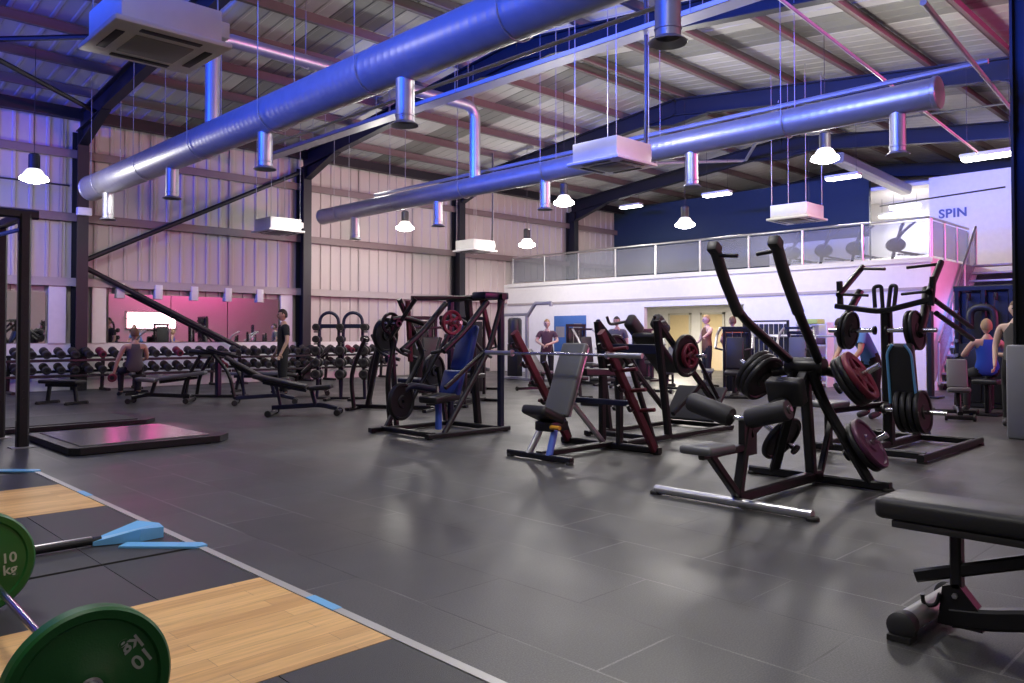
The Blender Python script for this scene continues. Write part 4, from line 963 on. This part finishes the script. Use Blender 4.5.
PAD(E_, 'seat', (6.40, 7.85, .45), (.42, .36, .09), rotm(0, -.1, 0), 'black_vinyl')
B(E_, 'seat_post', [(6.38, 7.85, .05), (6.38, 7.85, .42)], .07, .07, 'blue_paint_and_light', label='seat post coloured as blue lit')  # blue light put into the post's colour
B(E_, 'main_upright', [(7.1, 7.9, .06), (6.92, 7.9, 1.72)], .09, .09)
for s in (-1, 1):
    y = 7.9+s*.42
    a = TU(E_, 'press_arm', [(6.88, y, 1.68), (6.5, y, 1.30), (6.15, y, 1.05)], .04, 'black_steel', .2); TU(a, 'grip', [(6.17, y, 1.06), (6.13, y-s*.2, 1.03)], .022, 'foam')
    TU(a, 'plate_lever', [(6.5, y, 1.40), (6.25, y+s*.06, 1.48), (6.05, y+s*.08, 1.45)], .035, 'black_steel', .1)
    hc = V((6.12, y+s*.12, 1.40)); peg(E_, hc-V((0, s*.1, 0)), hc+V((0, s*.25, 0)))
    plate('red faced weight plate high on the near lever of the blue padded press' if s < 0 else 'black weight plate high on the far lever of the blue padded press', hc+V((0, s*.08, 0)), (0, s, 0), 'red_iron' if s < 0 else 'iron', 'grip', .15, .04, 'plates on the blue padded press')
for (px, py, pz), lb in (((5.92, 8.02, .42), 'large black weight plate low at the front of the blue padded press'), ((6.2, 8.75, 1.25), 'black weight plate above the far rail of the blue padded press'), ((7.0, 8.72, .75), 'dark weight plate at mid height behind the blue padded press')):
    plate(lb, (px, py, pz), (.25, -1, 0), 'iron', 'disc', .235, .06, 'plates on the blue padded press')
TU(E_, 'leg_arm', [(5.92, 8.10, .42), (6.05, 8.05, .62), (6.40, 7.95, .55)], .045, 'navy_paint', .1)
TU(E_, 'curved_leg', [(6.10, 8.5, .05), (6.05, 8.5, .7), (6.17, 8.5, 1.18), (6.05, 8.5, 1.28)], .035, 'black_steel', .2)
B(E_, 'side_brace', [(6.28, 8.2, 1.72), (6.08, 8.5, 1.2)], .05, .05); B(E_, 'side_brace', [(6.0, 8.45, .06), (6.6, 8.45, 1.0), (6.2, 8.45, 1.72)], .06, .06, fil=.1)
B(E_, 'horn_post', [(6.2, 8.5, .05), (6.2, 8.62, 1.3)], .06, .06); B(E_, 'horn_post', [(7.0, 8.45, .05), (7.0, 8.62, .8)], .06, .06)
B(E_, 'inner_brace', [(6.2, 7.5, .6), (6.95, 7.5, 1.1)], .05, .05); B(E_, 'inner_brace', [(6.3, 8.3, .4), (6.95, 8.3, 1.3)], .05, .05)
def press(label, u, v, rz, pad='navy_paint'):
    o = T('row_machine', label, 'exercise machine', P2(u, v), rz)
    B(o, 'spine_beam', [(-.7, 0, .05), (.7, 0, .05)], .08, .07, world=False)
    for x in (-.68, .68): B(o, 'foot_bar', [(x, -.4, .03), (x, .4, .03)], .07, .05, world=False)
    B(o, 'upright', [(.5, 0, .05), (.25, 0, 1.25)], .08, .08, world=False); PAD(o, 'chest_pad', (.12, 0, 1.0), (.09, .26, .42), rotm(0, .2, 0), pad, False); PAD(o, 'seat', (-.3, 0, .5), (.4, .3, .08), None, pad, False); B(o, 'seat_post', [(-.3, 0, .05), (-.3, 0, .46)], .06, .06, world=False)
    for s in (-1, 1):
        TU(o, 'lever_arm', [(.30, s*.25, 1.25), (.1, s*.38, .95), (-.25, s*.38, .85)], .03, 'black_steel', .15, world=False); TU(o, 'curved_frame', [(.6, s*.3, .05), (.65, s*.34, .6), (.4, s*.3, 1.2)], .035, 'black_steel', .3, world=False)
    return o
press('dark row machine between the dumbbell tower and the blue padded press', 395, 410, math.radians(120), 'navy_paint')
press('dark row machine just behind the blue padded press', 466, 404, math.radians(200), 'black_vinyl')
stack_machine('black seated machine with a tall shroud behind the blue padded press', P2(432, 398), math.radians(70), h=1.6)
stack_machine('black seated machine right behind the navy post of the blue padded press', P2(478, 392), math.radians(215), h=1.6, arm='black_steel')
# extra plates leaning there
for u, v, z in ((388, 382, .55), (402, 372, .8)):
    p = FZ(u, 408); 
# ------------------------------------------------------------------ power rack post and low decks at the left
K = T('power_rack', 'black power rack upright with a top beam at the left edge of the photo', 'rack', (2.25, 10.1, 0)); hz = 2.6
for x, y in ((2.27, 10.1), (1.05, 10.1), (2.27, 11.2)):
    po = B(K, 'upright', [(x, y, .0), (x, y, hz)], .12, .12, up=(0, 1, 0))
    part('hole_strip', MB().box((x-.062, y, 1.3), (.004, .03, 2.0), None), 'galv_dull', po, True, smooth=False)
    for i in range(22): part('peg_hole', MB().box((x, y-.061, .45+.085*i), (.028, .006, .028), None), 'iron', po, True, smooth=False)
    part('base_plate', MB().box((x, y, .006), (.24, .2, .012), None, .003), 'galv_dull', po, True)
B(K, 'top_beam', [(.95, 10.1, hz), (2.40, 10.1, hz)], .09, .10); B(K, 'top_beam', [(2.25, 10.1, hz-.02), (2.25, 11.3, hz-.02)], .09, .10)
TU(K, 'pull_up_bar', [(1.05, 10.1, hz-.22), (1.5, 9.95, hz-.33), (1.9, 9.98, hz-.30), (2.22, 10.1, hz-.18)], .022, 'blue_paint_and_light', .1, label='blue pull up bar')
B(K, 'foot_beam', [(1.05, 10.1, .05), (2.0, 10.1, .05)], .08, .08)
def deck(label, xa, xb, ya, yb, m, h=.09):
    o = T('training_deck', label, 'platform', ((xa+xb)/2, (ya+yb)/2, 0)); b = .09
    part('deck_frame', MB().prism([(xa, ya+b, .012), (xa+b, ya, .012), (xb-b*2, ya, .012), (xb, ya+b*2, .012), (xb, yb-b, .012), (xb-b, yb, .012), (xa+b, yb, .012), (xa, yb-b, .012)], (0, 0, h-.02)), 'black_steel', o, True, smooth=False)
    part('deck_top', MB().span((xa+.12, ya+.14, h-.008), (xb-.25, yb-.12, h+.004), .002), m, o, True, smooth=False)
    for x in (xa+.15, xb-.3):
        for y in (ya+.06, yb-.06): FOOT(o, (x, y, 0), r=.035)
    return o
deck('nearer low black deck with a shiny grey top, left of the walkway', 2.45, 4.2, 8.95, 10.75, 'deck_grey')
deck('farther low black deck behind the shiny grey one', 1.6, 4.3, 11.55, 13.1, 'platform_rubber', .07)

# ------------------------------------------------------------------ dumbbell racks along the wall
me_black = dumbbell_mesh(.34, .088); me_red = dumbbell_mesh(.32, .084, ('red_iron', 'chrome', 'iron')); me_small = dumbbell_mesh(.28, .07)
RX0, RW = 3.75, 2.56
def place_db(me, loc, rz, label, group, tilt=0):
    o = bpy.data.objects.new('dumbbell', me); COL.objects.link(o); o.location = loc; o.rotation_euler = (0, tilt, rz); return tag(o, label, 'dumbbell', group)
for k in range(4):
    x0 = RX0+RW*k; yb = 19.32; wh = ('farthest left', 'second from the left', 'third from the left', 'farthest right')[k]
    o = T('dumbbell_rack', 'two-tier black dumbbell rack along the cladding wall, %s of the four' % wh, 'rack', (x0+RW/2, yb, 0))
    for x in (x0+.35, x0+RW-.35):
        l = B(o, 'leg_frame', [(x, yb-.32, .03), (x, yb+.26, .03)], .07, .06); B(l, 'leg_post', [(x, yb+.18, .04), (x, yb+.10, .80)], .07, .07)
    for z in (.74, .40):
        for dy, dz in ((-.19, -.045), (.11, .045)):
            B(o, 'shelf_rail', [(x0+.02, yb+dy, z+dz), (x0+RW-.02, yb+dy, z+dz)], .05, .06)
    tiers = ((.74, 'upper'), (.40, 'lower'))
    for z, nm in tiers:
        n = 9
        for i in range(n):
            if k == 0 and nm == 'upper' and i in (0, ): continue
            red = random.random() < .06
            place_db(me_red if red else me_black, (x0+.16+.28*i, yb-.04, z+.118), PI/2, ('red' if red else 'black')+' round headed dumbbell, %s along the %s tier of the %s rack' % (ORD[i], nm, wh),
                     'dumbbells on the wall racks', -.29)
# dumbbell tower with two hoops
G = T('dumbbell_tower', 'dark blue dumbbell tower with two hoops on top, in front of the wall racks', 'rack', (8.3, 13.1, 0)); tdir = V((.70, -.70, 0)).normalized()
gc = V((8.28, 13.15, 0)); w3 = (-.41, -.03, .03, .41); back = V((.7, .7, 0)).normalized()
for a, b in ((-.41, -.05), (.05, .41)):
    pa, pb = gc+tdir*a, gc+tdir*b; mid = (pa+pb)/2; r = (b-a)/2
    part('hoop_frame', MB().tube([pa+V((0, 0, .02))-tdir*.05, pa+V((0, 0, 1.46))] + [mid+V((0, 0, 1.50))+tdir*(-r*math.cos(t))+V((0, 0, r*math.sin(t))) for t in [PI*i/10 for i in range(11)]] + [pb+V((0, 0, 1.46)), pb+V((0, 0, .02))+tdir*.05], .032, 10), 'navy_paint', G, True)
    f = B(G, 'foot_bar', [mid-back*.32+V((0, 0, .03)), mid+back*.32+V((0, 0, .03))], .07, .05); B(G, 'tie_bar', [pa+V((0, 0, 1.42)), pb+V((0, 0, 1.42))], .05, .08, 'navy_paint')
    B(G, 'foot_tie', [pa+V((0, 0, .04))-tdir*.05, pb+V((0, 0, .04))+tdir*.05], .05, .05)
for i, z in enumerate((1.38, 1.15, .93, .70, .48)):
    for s in (-.46, 0, .46):
        p = gc+tdir*s; part('cradle', MB().box(p+V((0, 0, z-.07)), (.16, .10, .025), rotm(0, 0, PI/4), .005), 'black_steel', G, True)
        place_db(me_small if z > 1 else me_black, p+V((0, 0, z+.02)), PI/4, '%s dumbbell, %s from the top in the %s column of the hooped tower' % ('small' if z > 1 else 'large', ORD[i], {-.46: 'left', 0: 'middle', .46: 'right'}[s]), 'dumbbells on the hooped tower')
# ------------------------------------------------------------------ benches at the left
bench_flat('small flat bench alone in front of the left rack', P2(62, 404), math.radians(120), L=.85)
bench_flat('flat bench under the person lifting a red dumbbell', P2(137, 394), math.radians(75), 'black_vinyl', L=1.0)
bench_adjustable('low adjustable bench with splayed feet just right of the seated lifter', P2(158, 403), math.radians(-35), 8, 'grey_vinyl')
Fm = T('sit_up_bench', 'black sit up bench with curved legs below the foot of the diagonal brace', 'bench', P2(212, 398))
fx, fy, _ = P2(212, 398); q = lambda a, b, z: V((fx, fy, 0))+tdir*a+back*b+V((0, 0, z))
for s in (-.28, .28):
    TU(Fm, 'curved_leg', [q(-.42, s, .03), q(-.36, s, .45), q(-.12, s, .86)], .035, 'black_steel', .3); TU(Fm, 'curved_leg', [q(.55, s, .03), q(.45, s, .5), q(.15, s, .86)], .035, 'black_steel', .3)
B(Fm, 'top_beam', [q(-.15, -.28, .84), q(-.15, .28, .84)], .06, .06); B(Fm, 'top_beam', [q(.15, -.28, .84), q(.15, .28, .84)], .06, .06)
PAD(Fm, 'pad', q(0, 0, .90), (.85, .30, .08), rotm(0, math.radians(5), -PI/4), 'black_vinyl'); B(Fm, 'centre_post', [q(.12, 0, .05), q(.12, 0, .82)], .12, .10, 'navy_paint'); B(Fm, 'base_beam', [q(-.4, 0, .04), q(.6, 0, .04)], .08, .06)
for a in (-.4, .58): B(Fm, 'foot_bar', [q(a, -.35, .03), q(a, .35, .03)], .06, .05)
for a in (-.05, .1): TU(Fm, 'side_rail', [q(-.1+a, -.2, .97), q(.55+a, -.2, .80)], .02, 'iron')
bench_adjustable('dark blue framed adjustable bench nearest the dumbbell tower, wheels toward the camera', P2(308, 415), math.radians(140), 12, 'black_vinyl', 'navy_paint')
bench_adjustable('dark blue framed adjustable bench left of the one nearest the dumbbell tower', P2(268, 404), math.radians(150), 30, 'black_vinyl', 'navy_paint')
bench_adjustable('dark adjustable bench behind the two blue framed benches', P2(300, 395), math.radians(-30), 45, 'black_vinyl', 'black_steel')
bench_flat('flat bench behind the two blue framed benches, near the standing man', P2(256, 392), math.radians(-45), 'grey_vinyl')
# ------------------------------------------------------------------ far end
cx = FZ(522, 380)
Ct = T('cable_tower', 'pale steel cable tower with a long overhanging arm in front of the mezzanine corner', 'exercise machine', (cx.x, cx.y, 0)); g = lambda u, v: PX(u, v, cx.x)
cz = lambda y, z: V((cx.x, y, z)); ya = PX(527, 340, cx.x).y; yb2 = PX(503, 340, cx.x).y; ye = PX(551, 340, cx.x).y
B(Ct, 'post', [cz(ya, 0), cz(ya, 1.80)], .09, .09, 'galv_dull'); B(Ct, 'post', [cz(yb2, 0), cz(yb2, 1.85)], .09, .09, 'galv_dull')
B(Ct, 'top_beam', [cz(yb2+.1, 1.82), cz(ya-.05, 1.82)], .08, .08, 'galv_dull'); B(Ct, 'jib_arm', [cz(ya, 1.75), cz(ya-.32, 2.12), cz(ye, 2.12), cz(ye, 2.02)], .08, .09, 'galv_dull', fil=.05)
B(Ct, 'base_beam', [cz(yb2+.2, .04), cz(ye, .04)], .10, .07, 'galv_dull'); part('weight_stack', MB().box(cz((ya+yb2)/2, .55), (.2, .4, .9), None, .01), 'iron', Ct, True)
pb = cz((ya+yb2)/2, 1.36); bag = T('punch_bag', 'black punch bag hanging under the pale cable tower', 'punch bag', pb)
part('bag_body', MB().lathe([(0, -.38), (.17, -.37), (.20, -.33), (.20, .30), (.17, .36), (0, .38)], (0, 0, 0), seg=20), 'black_vinyl', bag)
for a in range(4): part('chain', MB().tube([(.14*math.cos(a*PI/2), .14*math.sin(a*PI/2), .37), (0, 0, .44)], .008, 6), 'silver', bag)
po = T('wall_poster', 'blue poster with pale panels on the white wall under the mezzanine', 'poster', PX(570, 334, MX-.01)); a, b = PX(554, 316, MX-.02), PX(586, 352, MX-.02)
part('poster_panel', MB().span((MX-.022, b.y, b.z), (MX-.004, a.y, a.z), .004), 'poster_blue', po, True)
hh = a.z-b.z; ww = a.y-b.y
for fy_, fz_, sy_, sz_ in ((.2, .55, .35, .5), (.75, .72, .3, .2), (.75, .4, .3, .25)): part('pale_block', MB().box((MX-.025, b.y+ww*(1-fy_), b.z+hh*fz_), (.006, ww*sy_*.8, hh*sz_*.6), None), 'galv_dull', po, True, smooth=False)
# mat rack, cabinet and rail below the mezzanine
rk = T('mat_rack', 'steel rack hung with dark exercise mats below the mezzanine', 'rack', (18.7, 10.0, 0)); ra, rb = PX(744, 340, 18.7).y, PX(788, 340, 18.7).y
for y in (ra, rb): B(rk, 'post', [(18.7, y, 0), (18.7, y, 1.62)], .06, .06)
for z in (1.6, 1.25): B(rk, 'rail', [(18.62, ra, z), (18.62, rb, z)], .04, .04, 'silver' if z < 1.5 else 'black_steel')
nm_ = 9
for i in range(nm_):
    y = rb+(ra-rb)*(i+.5)/nm_
    thing1('exercise_mat', 'dark exercise mat, %s from the right on the mat rack' % ORD[i], 'mat', MB().box((18.74, y, .98), (.05, (ra-rb)/nm_*.8, 1.1), None, .015), ('rubber', 'iron', 'cloth_navy')[i % 3], (18.74, y, .98), 'mats on the mat rack')
TU(rk, 'front_rail', [(18.5, ra+.2, 1.22), (18.5, PX(838, 340, 18.5).y, 1.22)], .025, 'silver')
cb = T('storage_cabinet', 'white storage shelf with a lime green top below the mezzanine', 'cabinet', (18.7, 8.9, 0)); ca, cb_ = PX(798, 340, 18.7).y, PX(828, 340, 18.7).y
for y in (ca, (ca+cb_)/2, cb_): part('side_panel', MB().box((18.8, y, .78), (.4, .03, 1.56), None), 'white_plastic', cb, True, smooth=False)
for z in (.1, .55, 1.0, 1.5): part('shelf', MB().box((18.8, (ca+cb_)/2, z), (.4, ca-cb_, .03), None), 'white_plastic', cb, True, smooth=False)
part('top_board', MB().box((18.78, ca-.3, 1.58), (.42, .5, .12), None, .01), 'lime', cb, True, label='lime green box top')
for i, (yy, z, m_) in enumerate(((.25, .63, 'cloth_black'), (.7, .64, 'cloth_navy'), (.25, 1.09, 'cloth_navy'), (.72, 1.1, 'cloth_plum'), (.5, .2, 'cloth_black'))):
    y = ca+(cb_-ca)*yy
    thing1('gym_bag', ('dark bag on the middle left shelf', 'navy bag on the middle right shelf', 'navy bag on the upper left shelf', 'plum bag on the upper right shelf', 'dark bag on the bottom shelf')[i]+' of the white storage unit', 'bag', MB().box((18.74, y, z), (.28, .28, .16), None, .05, 3), m_, (18.74, y, z), 'bags in the white storage unit')
# battle of shapes on the right: cable station, bench, treadmill tower
W = T('cable_station', 'tall black cable station in front of the staircase at the right', 'exercise machine', (15.2, 4.1, 0)); wa, wb = PX(958, 340, 15.2).y, PX(1012, 340, 15.2).y
for y in (wa, (wa+wb)/2, wb): B(W, 'post', [(15.2, y, 0), (15.2, y, 2.05)], .09, .09)
B(W, 'top_beam', [(15.2, wa+.05, 2.05), (15.2, wb-.05, 2.05)], .10, .10); B(W, 'base_beam', [(15.2, wa+.05, .05), (15.2, wb-.05, .05)], .12, .09)
for y in ((wa*3+wb)/4, (wa+wb*3)/4):
    part('weight_stack', MB().box((15.2, y, .6), (.14, .34, 1.0), None, .01), 'iron', W, True); part('shroud', MB().box((15.27, y, 1.1), (.02, .44, 1.8), None), 'dark_plastic', W, True, smooth=False)
    part('pulley', MB().lathe([(0, -.02), (.07, -.02), (.055, 0), (.07, .02), (0, .02)], (15.1, y, 1.9), (0, 1, 0), 16), 'dark_plastic', W, True)
    TU(W, 'cable', [(15.03, y, 1.88), (14.95, y, 1.45)], .008, 'dark_plastic')
part('arch_shroud', MB().tube(fillet([(15.0, wa-.25, 1.35), (15.0, wa-.25, 1.72), (15.0, wb+.2, 1.72), (15.0, wb+.2, 1.35)], .2), .06, 10), 'black_vinyl', W, True)
for z in (.9, 1.15, 1.4, 1.65): part('clip_knob', MB().lathe([(0, 0), (.03, 0), (.03, .06), (0, .06)], (15.15, wa, z), (-1, 0, 0), 12), 'silver', W, True)
bench_adjustable('adjustable bench with a pale grey back in front of the cable station', P2(958, 418), math.radians(20), 68, 'grey_vinyl', 'black_steel', BL=.46)
vp = T('rope_post', 'grey upright post in front of the pink wall beside the stairs', 'post', PX(930, 395, 14.0)*1); base = FZ(931, 398)
vp.location = (base.x, base.y, 0); B(vp, 'post', [(0, 0, 0), (0, 0, 1.72)], .11, .11, 'iron', world=False); part('base_plate', MB().box((0, 0, .02), (.4, .4, .04), None, .008), 'black_steel', vp)
for z in (.4, .7, 1.0, 1.3, 1.55): part('hole_plate', MB().box((-.057, 0, z), (.006, .05, .12), None), 'iron', vp, smooth=False)
# ------------------------------------------------------------------ cross trainers on the mezzanine
def trainer(label, x, y, rz):
    o = T('cross_trainer', label, 'cross trainer', (x, y, MZ), rz); o.scale = (.85, .85, .66)
    part('base_rail', MB().box((0, 0, .08), (1.5, .14, .10), None, .03), 'dark_plastic', o)
    for x_ in (-.7, .7): part('foot_bar', MB().box((x_, 0, .03), (.08, .6, .06), None, .02), 'dark_plastic', o)
    part('flywheel_cover', MB().lathe([(0, -.13), (.22, -.12), (.26, -.08), (.26, .08), (.22, .12), (0, .12)], (.25, 0, .70), (0, 1, 0), 28), 'dark_plastic', o)
    B(o, 'mast', [(.35, 0, .12), (.25, 0, .70), (.10, 0, 1.32)], .09, .08, 'dark_plastic', world=False)
    part('console', MB().box((.08, 0, 1.40), (.06, .34, .26), rotm(0, -.3, 0), .03), 'dark_plastic', o)
    for s in (-1, 1):
        TU(o, 'arm_lever', [(.28, s*.26, .75), (.12, s*.28, 1.1), (-.22, s*.28, 1.5)], .035, 'dark_plastic', .15, world=False); part('pedal', MB().box((-.15+s*.2, s*.17, .32), (.36, .15, .04), None, .015), 'rubber', o); B(o, 'pedal_arm', [(.3+s*.1, s*.17, .5), (-.35, s*.17, .30)], .05, .05, 'dark_plastic', world=False)
    return o
tr0 = trainer('cross trainer on the mezzanine nearest the hanging air conditioner', 20.4, PX(800, 240, 20.4).y, math.radians(120))
tr0['group'] = 'cross trainers on the mezzanine'
for u, lb in ((832, 'second cross trainer on the mezzanine, counted from the hanging air conditioner'), (864, 'third cross trainer on the mezzanine, counted from the hanging air conditioner'), (905, 'cross trainer at the lit end of the mezzanine beside the pink panels')):
    dup(tr0, (20.4, PX(u, 240, 20.4).y, MZ), math.radians(120), lb)
# ------------------------------------------------------------------ people
def face(rz): return rz
# directions: local +Y is where the person looks
p = P2(283, 397)
person('man in dark clothes standing by the wall racks and the second column', p, math.radians(75), standing(1.77), top='cloth_black', legs='cloth_black', hair='hair_dark', sleeves=True)
mb_ = P2(134, 397)
person('person in a grey vest seated on a bench, holding a red dumbbell low', (mb_[0], mb_[1], 0), math.radians(-8), seated(.47, -.05, elL=(-.30, .02, .75), wrL=(-.36, .06, .50), elR=(.26, .10, .78), wrR=(.12, .28, .70)), top='cloth_grey', legs='cloth_black', hair='hair_brown', sleeves=False)
R8 = Matrix.Rotation(math.radians(-8), 3, 'Z'); dbp = V((mb_[0], mb_[1], 0))+R8 @ V((-.385, .075, .40))
place_db(me_red, dbp, math.radians(70), 'red dumbbell held low by the seated person in the grey vest', None)
q1 = PX(707, 340, 17.6); person('person in a brown top pointing with one arm near the pale doors', (q1.x, q1.y, 0), math.radians(60), standing(1.76, elL=(-.38, .15, 1.30), wrL=(-.52, .34, 1.22), elR=(.24, .06, 1.12), wrR=(.2, .25, 1.0)), skin='skin_pale', top='cloth_brown', legs='cloth_black', hair='hair_fair', sleeves=False)
q1 = PX(733, 340, 16.6); person('person in an orange-brown top standing with back turned near the pale doors', (q1.x, q1.y, 0), math.radians(-30), standing(1.68, elL=(-.27, .05, 1.12), wrL=(-.14, .22, 1.05), elR=(.27, .05, 1.12), wrR=(.14, .22, 1.05)), top='cloth_orange', legs='cloth_grey', hair='hair_brown')
q1 = PX(547, 340, 14.6); person('person in a plum top with pale forearms in front of the blue poster', (q1.x, q1.y, 0), math.radians(130), standing(1.64, elL=(-.27, .08, 1.10), wrL=(-.06, .26, 1.02), elR=(.27, .08, 1.10), wrR=(.10, .28, 1.0)), skin='skin_pale', top='cloth_plum', legs='cloth_black', hair='hair_fair')
q1 = PX(617, 340, 14.8); person('dark haired person in a grey top behind the squat sled', (q1.x, q1.y, 0), math.radians(110), standing(1.68), top='cloth_grey', legs='cloth_black', hair='hair_dark')
q1 = P2(988, 415); st_ = T('stool', 'low black seat under the person in the blue vest', 'stool', (q1[0], q1[1], 0)); PAD(st_, 'seat', (0, 0, .52), (.36, .36, .08), None, 'black_vinyl', False); B(st_, 'post', [(0, 0, .02), (0, 0, .5)], .08, .08, world=False); part('base_plate', MB().box((0, 0, .015), (.5, .4, .03), None, .008), 'black_steel', st_)
person('person in a bright blue vest seated with back turned at the cable station', (q1[0], q1[1], 0), math.radians(-58), seated(.58, 0, elL=(-.32, .08, .92), wrL=(-.20, .30, .95), elR=(.32, .08, .92), wrR=(.20, .30, .95)), top='cloth_blue', legs='cloth_black', hair='hair_fair', sleeves=False)
q1 = PX(1016, 340, 12.6); person('person in a grey vest half hidden behind the steel column', (q1.x, q1.y, 0), math.radians(100), standing(1.72, elL=(-.33, .05, 1.25), wrL=(-.28, .12, 1.52)), skin='skin_pale', top='cloth_grey', legs='cloth_black', hair='hair_brown', sleeves=False)
q1 = P2(872, 418)
person('person in a bright blue shirt bending behind the high row machine', (q1[0], q1[1], 0), math.radians(60), standing(1.75, belly=(0, .10, 1.10), chest=(0, .24, 1.26), neckbase=(0, .36, 1.34), neck=(0, .42, 1.37), head=(0, .52, 1.39), shL=(-.19, .30, 1.29), shR=(.19, .30, 1.29), elL=(-.24, .38, 1.02), wrL=(-.2, .52, .85), elR=(.24, .38, 1.02), wrR=(.2, .52, .85)), top='cloth_teal', legs='cloth_black', hair='hair_dark', head_pitch=-.5)
# ------------------------------------------------------------------ light
w = bpy.data.worlds.new('world'); SC.world = w; w.use_nodes = True
w.node_tree.nodes['Background'].inputs[0].default_value = (.5, .55, .7, 1); w.node_tree.nodes['Background'].inputs[1].default_value = .02
def light(name, kind, p, e, col=(1, 1, 1), size=.2, aim=None, spot=None, sy=None):
    l = bpy.data.lights.new(name, kind); l.energy = e; l.color = col
    if kind == 'AREA':
        l.size = size
        if sy: l.shape = 'RECTANGLE'; l.size_y = sy
    else: l.shadow_soft_size = size
    if spot: l.spot_size = math.radians(spot); l.spot_blend = .6
    o = bpy.data.objects.new(name, l); COL.objects.link(o); o.location = V(p)
    if aim is not None: o.rotation_euler = (V(aim)-V(p)).to_track_quat('-Z', 'Y').to_euler()
    return o
WARM = (1, .95, .88)
for p, k in LAMPS:
    if k == 'hb': light('pendant_and_fill_light', 'POINT', p-V((0, 0, .14)), 85, WARM, .15)
    else: light('strip_light', 'AREA', p, 45, WARM, .3, p-V((0, 0, 1)), sy=.85)
# the hall's unseen pendants behind the camera; points in view are added fill
for x, y, e in ((1.5, 1.5, 70), (7.5, 5.2, 120), (3.2, 8.6, 25), (8.6, 8.2, 110), (13.6, 5.2, 120), (13.8, 9.5, 170), (3, -4, 60), (9, -4, 45), (16.5, -3, 40), (17, 16.0, 120), (11.5, 16.5, 90)):
    light('pendant_and_fill_light', 'POINT', (x, y, 4.9), e, WARM, .25)
for x, y, e in ((.6, 3.0, 130), (1.0, 7.0, 130), (4.6, 4.4, 165), (5.0, 1.0, 60), (7.5, 11.5, 170), (10.5, 5.2, 200)): light('fill_spot', 'SPOT', (x, y, 4.0), e*1.5, WARM, .25, (x, y, 0), 125)  # spots added to brighten floor and platforms, no fixtures
for x in (1.5, 5.5, 9.5, 13.0): light('wall_fill_spot', 'SPOT', (x, 16.6, 4.2), 90, WARM, .25, (x, 20, .7), 100)  # spots added to brighten the low wall behind the racks
light('fill_spot', 'SPOT', (21.5, 4.6, 5.6), 240, (1, .90, .84), .3, (25.4, 6, 4.6), 90)  # spot added to whiten the wall with the lettering
light('recess_light', 'AREA', (22, 14.8, 2.25), 260, (1, .90, .74), 1.2, (22, 14.8, 0))
for y in (8.0, 10.5, 13, 16, 18.6): light('fill_spot', 'SPOT', (17.2, y, 4.4), 110, (1, .94, .86), .3, (19.2, y, .6), 110)  # spots without fixtures washing the mezzanine front
light('upstairs_light', 'AREA', (26.8, 9, 5.5), 130, WARM, 1.5, (26.8, 9, 0))
# coloured lights: blue from the back, pink from the open side, some added nearer
b = light('blue_light', 'AREA', (-4.0, 7.0, 4.9), 900, (.012, .085, 1), 9, (6, 8.0, 6.9), sy=.5); b.data.spread = math.radians(48)
b = light('blue_light', 'AREA', (-4.5, 16.0, 5.4), 300, (.04, .06, 1), 2, (3, 19.5, 6.2), sy=.6); b.data.spread = math.radians(80)
b = light('blue_light', 'AREA', (-3.0, 12.5, 4.4), 130, (.03, .08, 1), 2, (1.5, 15, 7), sy=.6); b.data.spread = math.radians(100)  # added uplight tinting the roof blue at upper left
b = light('blue_light', 'AREA', (6.6, 8.5, 5.2), 210, (.015, .085, 1), 10, (10.95, 8.5, 4.75), sy=.15); b.data.spread = math.radians(60)  # added between the ducts for the farther duct's blue streak
b = light('pink_light', 'AREA', (14.5, -6.8, 4.2), 250, (1, .07, .42), 5, (13, 6, 6.2), sy=.6); b.data.spread = math.radians(75)
b = light('pink_light', 'AREA', (19, -6.6, 6.1), 330, (1, .05, .36), 7, (19, -8, 1.6), sy=.5)
b = light('pink_light', 'AREA', (18.2, 2.9, 2.6), 40, (1, .10, .50), .8, (20.6, 6.1, 1.6)); b.data.spread = math.radians(110)
b = light('stair_light', 'AREA', (18.3, 5.2, 2.3), 45, (.10, .30, 1), .4, (21, 5.4, 1.2)); b.data.spread = math.radians(60)
SC.view_settings.view_transform = 'Standard'; SC.view_settings.look = 'None'; SC.view_settings.gamma = 1; SC.view_settings.use_curve_mapping = False
SC.view_settings.exposure = 0.0
SC.cycles.max_bounces = 8; SC.cycles.diffuse_bounces = 4; SC.cycles.glossy_bounces = 4; SC.cycles.transparent_max_bounces = 12; SC.cycles.caustics_reflective = False; SC.cycles.caustics_refractive = False
SC.cycles.sample_clamp_indirect = 4
